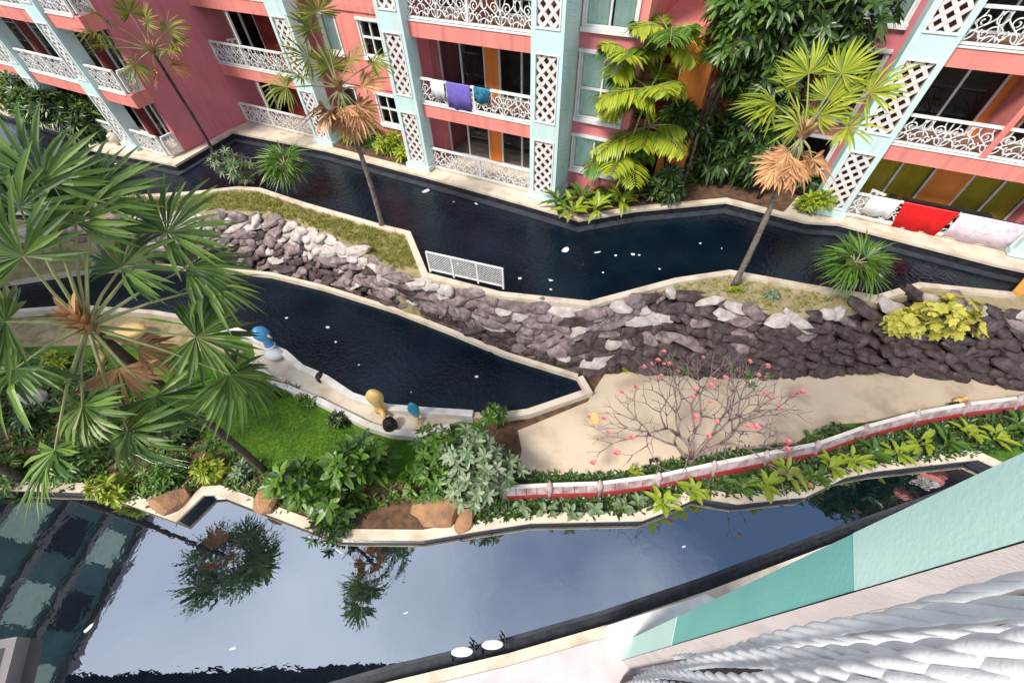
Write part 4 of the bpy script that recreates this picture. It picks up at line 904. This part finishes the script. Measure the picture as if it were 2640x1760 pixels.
# ---- fan palm fronds (local: petiole along +X, fan in the XY plane, +Z up)
def fan_mesh(name, m, seed, pet=0.9, rad=0.9, nseg=26, spread=150, droop=0.3, cup=0.15, wid=0.075):
    r = random.Random(seed); mb = MB(); hub = Vector((pet, 0, 0))
    if pet > 0.05: mb.tube([Vector((0, 0, 0)), Vector((pet * 0.5, 0, 0.05)), hub], [0.034, 0.022, 0.015], 5, 1)
    for i in range(nseg):
        if r.random() < 0.08: continue
        a = math.radians(-spread + 2 * spread * i / (nseg - 1) + r.uniform(-2, 2)); L = rad * (1 - 0.22 * (abs(a) / math.radians(spread)) ** 2) * r.uniform(0.78, 1.1)
        d = Vector((math.cos(a), math.sin(a), cup + r.uniform(-0.09, 0.09))); mb.blade(hub, d, Vector((-0.2 * math.cos(a), -0.2 * math.sin(a), 1)), L, wid * r.uniform(0.85, 1.15), droop * r.uniform(0.4, 1.5), 0.45, 0, wide=0.5)
    return mb.mesh(name, [m, 'petiole'])
FAN = {}
for key, m in (('fan', 'fan'), ('fan_y', 'fan_y'), ('fan_o', 'fan_o')): FAN[key] = [fan_mesh('frond', m, 50 + i, 0.95, 0.95, 28, 150 + 8 * i, 0.22 + 0.1 * (i % 3), 0.1) for i in range(4)]
FAN['dead'] = [fan_mesh('dry_frond', 'dead', 70 + i, 0.55, 0.85, 18, 70 + 10 * i, 0.15, 0.3, 0.085) for i in range(3)]
FAN['thin'] = [fan_mesh('frond', 'leaf', 80 + i, 0.35, 0.85, 16, 60 + 10 * i, 0.5, 0.1, 0.05) for i in range(3)]
def put_frond(o, key, c, dirv, scale, r, upv=None, name='frond', stretch=1.0):
    x = dirv.normalized(); up = upv or Vector((0, 0, 1)); up = up - x * up.dot(x)
    if up.length < 0.15: up = x.orthogonal()
    up.normalize(); y = up.cross(x); q = r.uniform(-0.5, 0.5); y, up = y * math.cos(q) + up * math.sin(q), up * math.cos(q) - y * math.sin(q)
    t = c - Vector(wloc[o.name]); mt = Matrix(((x.x, y.x, up.x, t.x), (x.y, y.y, up.y, t.y), (x.z, y.z, up.z, t.z), (0, 0, 0, 1))) @ Matrix.Diagonal((scale * stretch, scale, scale, 1))
    return inst(name, FAN[key][r.randrange(len(FAN[key]))], o, mt)
def closest(u, v, c):
    d = Vector(ray(u, v)).normalized(); o_ = Vector((0, 0, H)); return o_ + d * (c - o_).dot(d)
def palm(name, label, base, top, hubs, key, seed, scale=1.0, dead=(), extra=6, r0=0.10, r1=0.06, skirt=0, group=None, bark='bark', fr=0.95, nseg=30, spr=122, wid=0.066):
    r = random.Random(seed); o = empty(name, base, label, 'palm tree', group); n = 14; pts = []; rad = []
    for i in range(n + 1):
        f = i / n; p = base.lerp(top, f) + Vector((0.10 * math.sin(f * 3.1), 0.06 * math.sin(f * 2.2), 0)) * (1 - f); pts.append(p - Vector((0, 0, 0.1 if i == 0 else 0))); rad.append((r0 + (r1 - r0) * f) * (1.25 if i == 0 else 1) * (1.06 if i % 2 else 0.96))
    mb = MB(); mb.tube(pts, rad, 9); mb.build('trunk', bark, o, smooth=True)
    mb = MB(); k = len(hubs) + 8
    for i in range(k):   # fibrous leaf bases round the heart
        a = i * 2.4; mb.blade(top + Vector((0, 0, -0.25 + 0.02 * i)), Vector((math.cos(a), math.sin(a), 1.3)), Vector((0, 0, 1)), 0.4, 0.12, 0.0, 0.4)
    mb.build('leaf_bases', 'dead', o)
    for u, v in hubs:
        h = closest(u, v, top); d = h - top; L = d.length
        me = fan_mesh('frond', key, seed * 100 + u, max(0.25, L), fr * r.uniform(0.85, 1.12), nseg, spr + r.uniform(-14, 16), r.uniform(0.2, 0.65), r.uniform(0.05, 0.3), wid * fr)
        FAN['_'] = [me]; put_frond(o, '_', top, d if L > 0.05 else Vector((0, 0, 1)), 1.0, r)
    for i in range(extra):
        a = i * 2.39996 + r.uniform(-0.3, 0.3); el = r.uniform(-0.35, 1.0); put_frond(o, key, top, Vector((math.cos(a), math.sin(a), el)), scale * r.uniform(0.7, 1.0), r)
    for u, v in dead:
        h = closest(u, v, top); d = h - top; put_frond(o, 'dead', top - Vector((0, 0, 0.1)), d + Vector((0, 0, -0.2)), scale * max(0.7, min(1.3, d.length / 0.6)), r, name='dry_frond')
    for i in range(skirt):
        a = 6.283 * i / skirt + r.uniform(-0.3, 0.3); put_frond(o, 'dead', top - Vector((0, 0, 0.1 + 0.25 * r.random())), Vector((math.cos(a) * 0.5, math.sin(a) * 0.5, -0.9)), scale * r.uniform(0.75, 1.0), r, upv=Vector((math.cos(a), math.sin(a), 0.3)), name='dry_frond')
    return o
def topof(ub, vb, zb, vt):
    p = PX(ub, vb, zb); lo, hi = zb, H
    for _ in range(50):
        m = (lo + hi) / 2
        if proj((p.x, p.y, m))[1] > vt: lo = m
        else: hi = m
    return p, Vector((p.x, p.y, lo))
b0, t0 = topof(722, 1252, LOW, 842)
palm('fan_palm', 'large dark green fan palm leaning over the near pool and lawn', b0, Vector((-6.55, 4.5, 5.3)), [(50, 535), (110, 470), (195, 575), (240, 520), (60, 660), (312, 690), (430, 600), (530, 742), (505, 868), (590, 965), (400, 1022), (213, 1045), (142, 1160), (15, 830), (330, 1110), (40, 950), (480, 690)], 'fan', 1, 1.0, extra=0, r0=0.10, r1=0.075, bark='darkbark', skirt=4, fr=1.02, nseg=36, spr=114, wid=0.078)
palm('fan_palm', 'fan palm beyond the picture edge whose crown is mirrored in the near pool', PX(60, 1235, LOW), Vector((-13.3, 5.0, 5.2)), [], 'fan', 21, 1.45, extra=18, r0=0.11, r1=0.08, bark='darkbark', skirt=3)
b1, t1 = topof(572, 432, 0, 140)
palm('fan_palm', 'thin palm with yellowing crown in front of the rose wall', b1, closest(392, 130, t1), [(270, 50), (335, 35), (430, 80), (290, 125), (350, 165), (450, 110), (255, 90), (380, 60)], 'fan_o', 2, 0.8, fr=0.85, dead=[(480, 185), (400, 225), (455, 150)], extra=1, r0=0.075, r1=0.055, bark='darkbark')
b2, t2 = topof(986, 586, -0.1, 235)
palm('fan_palm', 'palm with a thick brown skirt of dry fronds before the salmon windows', b2, closest(872, 225, t2), [(800, 75), (795, 150), (850, 175), (740, 225), (960, 165), (905, 160), (820, 30), (780, 200)], 'fan_o', 3, 0.95, fr=0.8, dead=[(830, 300), (900, 295), (945, 300), (870, 270), (985, 190), (810, 270), (925, 255)], extra=0, skirt=13, r0=0.10, r1=0.07)
b3, t3 = topof(1891, 738, -0.1, 345)
palm('fan_palm', 'lime green fan palm with orange dry skirt beside the lattice pillar', b3, closest(2072, 345, t3), [(2085, 190), (2000, 270), (2140, 255), (2240, 240), (2060, 320), (2185, 330), (1975, 290), (2110, 300), (2170, 190), (2030, 230)], 'fan_y', 4, 0.85, fr=0.9, dead=[(2000, 410), (2065, 425), (2125, 415), (1965, 480), (2030, 400)], extra=0, skirt=12, r0=0.10, r1=0.065)
def tuft(name, label, u, v, z, hgt, n, scale, seed, key='thin', group=None):
    r = random.Random(seed); p = PX(u, v, z); o = empty(name, p, label, 'palm', group); c = p + Vector((0, 0, hgt))
    mb = MB(); mb.tube([p - Vector((0, 0, 0.05)), p.lerp(c, 0.6), c], [0.10, 0.09, 0.06], 8); mb.build('trunk', 'bark', o, smooth=True)
    for i in range(n):
        a = i * 2.39996; el = 1.3 - 1.75 * (i + 0.5) / n; put_frond(o, key, c, Vector((math.cos(a), math.sin(a), el)), scale * r.uniform(0.8, 1.15), r)
    return o
tuft('dwarf_palm', 'short round dwarf palm on the grassy island below the pillar', 768, 500, -0.1, 1.25, 20, 1.15, 11)
tuft('dwarf_palm', 'short dwarf palm hanging over the canal below the red towel', 2150, 748, -0.1, 1.1, 22, 1.05, 12)

# ---- shrubs of the lower garden
G1 = 'shrubs of the lower garden'
bush('broadleaf_shrub', 'glossy green broad-leaved shrub between the lawn and the near coping', 'shrub', 845, 1290, LOW, (1.2, 0.75, 0.8), 80, 0.48, 0.19, 'leaf', 101, G1, 1.0, per=8)
bush('broadleaf_shrub', 'upright green shrub with paddle leaves at the lawn edge behind the boulder', 'shrub', 960, 1225, LOW, (0.8, 0.65, 0.95), 55, 0.5, 0.2, 'leaf', 102, G1, 1.2, per=7)
bush('low_shrub', 'low dark shrub at the coping below the broad-leaved shrub', 'shrub', 850, 1362, LOW, (0.9, 0.35, 0.35), 45, 0.3, 0.08, 'leaf_d', 103, G1, 0.3)
bush('frangipani_bush', 'grey-green frangipani bush between the lawn and the beige path', 'shrub', 1245, 1250, LOW, (1.45, 1.05, 1.0), 165, 0.30, 0.10, 'leaf_g', 104, G1, 1.3, per=8, bark='pinkbark')
bush('frangipani_bush', 'dense green bush beside the grey-green frangipani', 'shrub', 1135, 1230, LOW, (1.0, 0.95, 0.8), 130, 0.28, 0.09, 'leaf', 105, G1, 1.05)
bush('frangipani_bush', 'small bright green crown reaching over the pool coping', 'shrub', 1283, 1105, LOW, (0.42, 0.4, 0.42), 30, 0.26, 0.09, 'leaf', 106, G1, 0.95)
left = [(25, 940, 0.75, 'leaf_y'), (80, 1090, 0.8, 'leaf_d'), (190, 1215, 0.75, 'leaf'), (310, 1265, 0.6, 'leaf_y'), (440, 1235, 0.62, 'leaf'), (555, 1220, 0.55, 'leaf_y'), (40, 1225, 0.7, 'leaf'), (250, 1010, 0.7, 'leaf_d'), (330, 1150, 0.75, 'leaf_d'), (480, 1140, 0.5, 'leaf_d'), (160, 940, 0.6, 'leaf_y'), (640, 1225, 0.4, 'leaf_g')]
lab = ['lime shrub under the fan palm at the sandy ground', 'dark shrub beside the pale pink rock under the palm', 'green shrub behind the near coping under the palm', 'small lime shrub at the coping beside the zigzag', 'green shrub above the boulder in the coping zigzag', 'low lime shrub beside the leaning palm trunk', 'green shrub by the straight end of the near coping', 'dark shrub under the heart of the fan palm', 'dark shrub between the palm heart and the near coping', 'small dark shrub at the lawn corner under the palm', 'lime shrub between the sandy ground and the dark shrubs', 'small grey-green plant at the foot of the palm trunk']
for i, ((u, v, rr, m), l) in enumerate(zip(left, lab)): bush('garden_shrub', l, 'shrub', u, v, LOW, (rr * 1.1, rr * 0.8, rr * 0.6), int(90 * rr), 0.3, 0.085, m, 120 + i, G1, rr * 0.5)
for i, (u, v, l) in enumerate([(738, 1008, 'small leafy plant at the blue ornament end of the trough'), (800, 1040, 'small leafy plant against the middle of the white trough'), (890, 1085, 'low dark plant between the lawn and the white trough')]): bush('edge_plant', l, 'plant', u, v, LOW, (0.6, 0.3, 0.3), 40, 0.2, 0.06, ('leaf', 'leaf', 'leaf_d')[i], 140 + i, G1, 0.2)
bush('yellow_shrub', 'yellow variegated shrub spilling over the top of the rock wall', 'shrub', 2470, 778, -0.1, (1.7, 0.7, 0.95), 190, 0.27, 0.18, 'leaf_v', 150, None, -0.45, per=6, base=PX(2455, 800, -0.1))
def strappy(name, label, u, v, z, n, L, W, m, seed, group, up=0.8):
    r = random.Random(seed); p = PX(u, v, z); o = empty(name, p, label, 'plant', group)
    mb = MB()
    for k in range(4): mb.tube([p + Vector((r.uniform(-.08, .08), r.uniform(-.08, .08), -0.04)), p + Vector((r.uniform(-.15, .15), r.uniform(-.15, .15), 0.35))], [0.02, 0.012], 5)
    mb.build('stems', 'petiole', o)
    for i in range(n):
        mb = MB(); a = i * 2.4 + r.uniform(-0.4, 0.4); mb.blade(p + Vector((r.uniform(-.1, .1), r.uniform(-.1, .1), r.uniform(0.1, 0.35))), Vector((math.cos(a), math.sin(a), r.uniform(0.3, up * 1.4))), Vector((0, 0, 1)), L * r.uniform(0.7, 1.15), W * r.uniform(0.8, 1.2), r.uniform(0.1, 0.6), 0.35); mb.build('leaf', m, o)
    return o
G2 = 'leafy plants between the garden fence and the near pool'
sp = [(1905, 1262), (1965, 1262), (2020, 1225), (2085, 1240), (2130, 1205), (2190, 1195), (2240, 1180), (2300, 1172), (2360, 1150), (2430, 1150), (2480, 1120), (2550, 1135), (2610, 1100), (1780, 1275), (1700, 1300)]
for i, (u, v) in enumerate(sp): strappy('paddle_leaf_plant', ('lime' if i % 3 else 'dark green') + ' paddle-leaved plant between the red fence and the near pool', u, v, LOW, 11, 0.62, 0.17, 'leaf_y' if i % 3 else 'leaf', 160 + i, G2)
for i, (u, v) in enumerate([(1345, 1312), (1410, 1318), (1470, 1330), (1530, 1318), (1600, 1312), (1650, 1300)]): strappy('pale_leaf_plant', 'pale grey-green plant in the dark bed below the fence', u, v, LOW, 8, 0.36, 0.15, 'leaf_g', 180 + i, 'pale plants below the garden fence')
strappy('path_plant', 'small lime plant at the path edge beside the black spotlight', 1632, 1228, LOW, 12, 0.34, 0.1, 'leaf_y', 190, None)
strappy('path_plant', 'small dark plant between the frangipani and the fence bend', 2078, 1140, LOW, 12, 0.36, 0.1, 'leaf', 191, None)
bush('low_shrub', 'mossy low shrub in the bend of the fence', 'shrub', 2150, 1120, LOW, (0.55, 0.3, 0.3), 50, 0.16, 0.05, 'leaf_d', 192, G1, 0.2)
def inpoly(x, y, poly):
    c = False
    for i in range(len(poly)):
        a, b = poly[i], poly[i - 1]
        if (a[1] > y) != (b[1] > y) and x < (b[0] - a[0]) * (y - a[1]) / (b[1] - a[1]) + a[0]: c = not c
    return c
def cover(name, label, cat, px, z, n, L, W, m, seed, per=5, upk=0.8, droop=0.4):
    r = random.Random(seed); poly = [(p.x, p.y) for p in pxl(px, z)]; xs = [p[0] for p in poly]; ys = [p[1] for p in poly]; mb = MB(); k = 0
    while k < n:
        x, y = r.uniform(min(xs), max(xs)), r.uniform(min(ys), max(ys))
        if not inpoly(x, y, poly): continue
        k += 1
        for i in range(per):
            a = r.uniform(0, 6.283); mb.blade(Vector((x, y, z)), Vector((math.cos(a), math.sin(a), r.uniform(0.2, upk * 2))), Vector((0, 0, 1)), L * r.uniform(0.5, 1.2), W * r.uniform(0.7, 1.2), droop * r.uniform(0.3, 1.3), 0.3)
    return tag(mb.build(name, m), label, cat, kind='stuff')
cover('hedge_planting', 'dark low hedge planting along the path edge', 'hedge', [(1300, 1228), (1420, 1226), (1590, 1224), (1700, 1198), (1850, 1170), (2050, 1148), (2100, 1140), (2080, 1168), (1840, 1214), (1690, 1240), (1545, 1262), (1300, 1272)], LOW, 900, 0.26, 0.06, 'leaf_d', 201)
cover('ground_cover', 'dark leafy ground cover between fence and near coping', 'ground cover', [(1100, 1300), (1200, 1285), (1310, 1292), (1540, 1284), (1700, 1262), (1900, 1225), (2100, 1182), (2230, 1135), (2480, 1085), (2640, 1060), (2640, 1150), (2500, 1172), (2260, 1200), (2170, 1215), (2070, 1265), (1900, 1282), (1800, 1265), (1650, 1322), (1370, 1330), (1200, 1350)], LOW, 1500, 0.3, 0.07, 'leaf_d', 202)
cover('ground_cover', 'mixed green ground cover under the large fan palm', 'ground cover', [(-100, 930), (250, 925), (420, 1010), (560, 1130), (700, 1215), (850, 1240), (1000, 1250), (1050, 1290), (860, 1350), (560, 1255), (510, 1262), (440, 1320), (280, 1270), (-100, 1245)], LOW, 1500, 0.3, 0.06, 'leaf', 203)
cover('island_grass', 'dry yellow-green grass on the upper island', 'grass', [(260, 530), (500, 506), (616, 494), (670, 498), (791, 540), (980, 594), (1045, 610), (1080, 695), (1010, 690), (966, 660), (865, 607), (791, 580), (696, 550), (640, 543), (340, 548)], -0.1, 2600, 0.26, 0.02, 'drygrass', 204, per=4, upk=1.2)
cover('island_grass', 'sparse dry grass on the sandy island beside the rock wall', 'grass', [(1700, 740), (1880, 712), (2080, 748), (2240, 770), (2150, 790), (2060, 806), (1980, 795), (1900, 770)], -0.1, 240, 0.16, 0.02, 'drygrass', 205, per=4, upk=1.2)
cover('lawn_grass', 'short bright green grass blades of the lawn', 'grass', [(400, 900), (560, 920), (640, 960), (760, 1030), (900, 1098), (1010, 1125), (1100, 1130), (1170, 1180), (1180, 1260), (1000, 1255), (700, 1225), (600, 1160), (480, 1040)], LOW, 9000, 0.07, 0.014, 'grass', 206, per=3, upk=1.0)
cover('wall_foot_weeds', 'tufts of weeds along the foot of the rock wall', 'weeds', [(1560, 958), (1740, 966), (2061, 968), (2300, 964), (2460, 978), (2460, 966), (2295, 950), (2061, 955), (1740, 954), (1560, 945)], LOW, 220, 0.2, 0.05, 'leaf_y', 207)
for i, (u, v, m, l) in enumerate([(1888, 752, 'leaf_y', 'small bright tuft at the foot of the lime palm'), (1990, 765, 'leaf_g', 'small grey tuft on the sandy island')]): bush('tuft', l, 'plant', u, v, -0.1, (0.3, 0.2, 0.15), 22, 0.14, 0.04, m, 210 + i, None, 0.1)
bush('grey_shrub', 'twiggy grey shrub at the foot of the thin palm on the island', 'shrub', 610, 470, -0.1, (1.3, 0.9, 0.8), 110, 0.3, 0.06, 'leaf_g', 220, None, 0.9)
bush('lime_shrub', 'lime shrub at the far end of the grassy island', 'shrub', 355, 535, -0.1, (0.7, 0.5, 0.4), 60, 0.24, 0.05, 'leaf_y', 221, None, 0.3)

# ---- frangipani tree with bare branches and pink blossoms
r = random.Random(5); fb0 = PX(1778, 1192, LOW); fr_o = empty('frangipani_tree', fb0, 'bare branching frangipani tree with pink blossoms over the beige path', 'tree')
tips = []
def grow(mb, p, d, L, rad, lev):
    e = p + d * L; m = p.lerp(e, 0.5) + Vector((r.uniform(-.05, .05), r.uniform(-.05, .05), r.uniform(-.03, .05))) * L * 1.6
    mb.tube([p, m, e], [rad, rad * 0.86, rad * 0.72], 6)
    if lev == 0: tips.append((e, d)); return
    n = 2 if r.random() < 0.7 else 3; ax = d.orthogonal().normalized(); ph = r.uniform(0, 6.28)
    for i in range(n):
        q = Matrix.Rotation(ph + 6.283 * i / n, 3, d) @ ax; nd = (d + q * r.uniform(0.45, 0.85)); nd.z *= 0.9; nd.z += 0.08; nd.normalize()
        grow(mb, e, nd, L * r.uniform(0.68, 0.92), rad * 0.68, lev - 1)
mb = MB(); mb.tube([fb0 - Vector((0, 0, 0.05)), fb0 + Vector((0, 0, 0.3))], [0.085, 0.07], 8); mb.build('trunk', 'pinkbark', fr_o, smooth=True)
for i in range(5):
    a = math.radians((8, 48, 92, 132, 172)[i]); mb = MB(); grow(mb, fb0 + Vector((0, 0, 0.26)), Vector((math.cos(a) * 0.85, math.sin(a) * 0.5 + 0.1, 0.9)).normalized(), 0.98, 0.058, 5); mb.build('branch', 'pinkbark', fr_o, smooth=True)
mb = MB()
for k in range(12):
    a = k * 2.4; mb.blade(Vector((0, 0, 0)), Vector((math.cos(a), math.sin(a), 0.4 + 0.5 * (k % 3))), Vector((0, 0, 1)), 0.11, 0.07, 0.1, 0.3)
blo = mb.mesh('blossom', 'pink')
mb = MB()
for k in range(7):
    a = k * 2.4; mb.blade(Vector((0, 0, 0)), Vector((math.cos(a), math.sin(a), 0.6)), Vector((0, 0, 1)), 0.2, 0.06, 0.2, 0.3)
lfm = mb.mesh('leaf_cluster', 'leaf')
r.shuffle(tips)
for e, d in tips[:44]: inst('blossom', blo, fr_o, Matrix.Translation(e - fb0) @ Matrix.Rotation(r.uniform(0, 6), 4, 'Z') @ Matrix.Scale(r.uniform(0.6, 1.15), 4))
for e, d in tips[44:50]: inst('leaf_cluster', lfm, fr_o, Matrix.Translation(e - fb0) @ Matrix.Rotation(r.uniform(0, 6), 4, 'Z'))

# ---- plants at the foot of the building
G3 = 'plants in the beds against the building'
for i, (s_, t_, rr, m, l) in enumerate([(-10.6, -0.35, 0.75, 'leaf_y', 'lime shrub in the bed beside the far lattice pillar'), (-9.3, -0.3, 0.75, 'leaf', 'green shrub in the middle of the bed under the salmon windows'), (-8.0, -0.25, 0.7, 'leaf_y', 'lime shrub in the window bed next to the broad pillar'), (-7.1, 0.05, 0.5, 'leaf_y', 'small yellow shrub at the foot of the broad pillar')]): bush('bed_shrub', l, 'shrub', 0, 0, 0, (rr, rr * 0.7, rr * 0.75), int(85 * rr), 0.42, 0.09, m, 230 + i, G3, rr * 0.7, base=B(s_, t_, 0.06))
for i, (u, v) in enumerate([(1440, 535), (1475, 555), (1500, 525), (1535, 548), (1560, 520), (1600, 530), (1640, 510), (1560, 490)]): strappy('bed_plant', ('lime' if i % 2 else 'dark green') + ' paddle-leaved plant in the bed beside the carved pillar', u, v, 0.05, 14, 1.0, 0.2, 'leaf_y' if i % 2 else 'leaf', 240 + i, 'paddle-leaved plants beside the carved pillar')
bush('bed_shrub', 'yellow-green shrub at the foot of the lattice pillar beyond the palms', 'shrub', 2085, 545, 0.05, (0.6, 0.4, 0.5), 45, 0.35, 0.1, 'leaf_y', 250, G3, 0.5)
bush('bed_shrub', 'dark low bush hiding the foot of the orange stair wall', 'shrub', 0, 0, 0, (0.9, 0.7, 0.75), 90, 0.45, 0.12, 'leaf_d', 252, G3, 0.75, base=B(5.2, -1.9, 0.05))
bush('evergreen_tree', 'slim dark evergreen between the orange panels of the stair wall', 'tree', 0, 0, 0, (0.85, 0.7, 0.7), 80, 0.45, 0.13, 'leaf_d', 253, 'evergreen trees in the building recess', 3.0, per=8, base=B(4.7, -2.0, 0.0))
bush('bed_shrub', 'dark teal green shrub behind the dry palm skirt', 'shrub', 2060, 500, 0.05, (0.7, 0.5, 0.6), 50, 0.4, 0.12, 'leaf_d', 251, G3, 0.8)
# pinnate palm clump in the recess
def pinnate(mb, base, d, L, r, npair=16, ll=0.8, lw=0.125):
    pts = []; side = d.cross(Vector((0, 0, 1))); side = side.normalized() if side.length > 0.05 else Vector((1, 0, 0))
    for i in range(9):
        f = i / 8; pts.append(base + d * L * f + Vector((0, 0, -1)) * (L * 0.42 * f * f))
    mb.tube(pts, [0.022 * (1 - 0.8 * i / 8) + 0.004 for i in range(9)], 5, 1)
    for i in range(npair):
        f = 0.22 + 0.78 * i / (npair - 1); k = min(7, int(f * 8)); p = pts[k].lerp(pts[k + 1], f * 8 - k); tan = (pts[k + 1] - pts[k]).normalized()
        for sg in (-1, 1): mb.blade(p, tan * 0.55 + side * sg * 0.9 + Vector((0, 0, 0.05)), Vector((0, 0, 1)), ll * math.sin(math.pi * (0.25 + 0.65 * f)) * r.uniform(0.85, 1.15), lw * r.uniform(0.85, 1.15), r.uniform(0.25, 0.6), 0.3)
fb = B(3.2, -1.3, 0.05); fpo = empty('clump_palm', fb, 'tall clump of lime feather palms growing in the recess beside the windows', 'palm tree'); r = random.Random(9)
for i in range(6):
    a = i * 1.05; foot = fb + Vector((math.cos(a), math.sin(a), 0)) * 0.35; hz = (1.9, 2.9, 3.7, 4.4, 5.1, 5.8)[i]; tp = foot + EB * (-0.3, 0.7, 0.0, 0.9, -0.4, 0.4)[i] + NB * r.uniform(-0.2, 0.9) + Vector((0, 0, hz))
    mb = MB(); mb.tube([foot, foot.lerp(tp, 0.5) + Vector((0.05, 0.05, 0)), tp], [0.05, 0.04, 0.03], 7); mb.build('trunk', 'petiole', fpo, smooth=True)
    for k in range(9):
        q = k * 2.4 + i; mb = MB(); pinnate(mb, tp, Vector((math.cos(q), math.sin(q), r.uniform(-0.15, 1.2))).normalized(), r.uniform(1.0, 2.0), r); mb.build('frond', ['leaf_y' if r.random() < 0.65 else 'leaf', 'petiole'], fpo)
# evergreen trees filling the recess
G4 = 'evergreen trees in the building recess'
for i, (s_, t_, h_, rad, n, l) in enumerate([(6.2, -4.3, 2.2, (1.7, 1.5, 2.2), 330, 'dark evergreen tree in the recess beside the orange stair wall'), (8.2, -4.2, 2.4, (1.6, 1.4, 2.3), 330, 'dark evergreen tree in the recess beside the rose end wall'), (7.0, -3.6, 5.8, (2.5, 1.9, 2.4), 460, 'tall evergreen with a broad glossy crown above the recess'), (7.0, -6.3, 1.6, (2.6, 1.6, 1.8), 280, 'shaded evergreen at the back of the recess'), (8.6, -3.4, 6.2, (1.5, 1.3, 1.6), 180, 'evergreen crown touching the window beside the far lattice pillar')]):
    bush('evergreen_tree', l, 'tree', 0, 0, 0, rad, n, 0.46, 0.13, 'leaf_d', 260 + i, G4, h_, per=8, base=B(s_, t_, 0.0), lump=8, droop=0.4)
bush('evergreen_tree', 'lighter green evergreen crown leaning out beside the orange wall', 'tree', 0, 0, 0, (1.3, 1.2, 1.4), 150, 0.44, 0.14, 'leaf', 266, G4, 6.3, per=8, base=B(5.6, -1.9, 0.0), lump=6, droop=0.4)
bush('evergreen_tree', 'added tall dark evergreen out of view past the path end, darkening the near pool reflection', 'tree', 0, 0, 0, (3.0, 2.0, 4.0), 620, 0.55, 0.16, 'leaf_d', 300, None, 10.0, per=8, base=Vector((18.7, 8.4, LOW)), lump=11)  # added unseen tree; blocks the building's red reflection in the near pool
# bushes on the far bank beyond the corner pillar
for i, (s_, t_, rr, m, l) in enumerate([(-31.0, 5.0, 1.5, 'leaf_y', 'lime bush with orange flowers on the far bank'), (-25.2, 5.0, 1.4, 'leaf_d', 'dark bush on the far bank beside the corner pillar'), (-26.8, 5.2, 1.5, 'leaf', 'spreading green bush at the edge of the far bank'), (-29.0, 5.2, 1.6, 'leaf_d', 'dark bush overhanging the far end of the canal'), (-23.6, 5.1, 0.9, 'leaf_d', 'small dark bush at the foot of the corner pillar'), (-24.3, 4.9, 1.0, 'leaf', 'green bush climbing against the corner pillar')]): bush('bank_shrub', l, 'shrub', 0, 0, 0.0, (rr * 1.15, rr * 0.9, rr * 0.9), int(130 * rr), 0.5, 0.1, m, 270 + i, 'bushes on the far bank', rr * 0.85, base=B(s_, t_, 0.0))
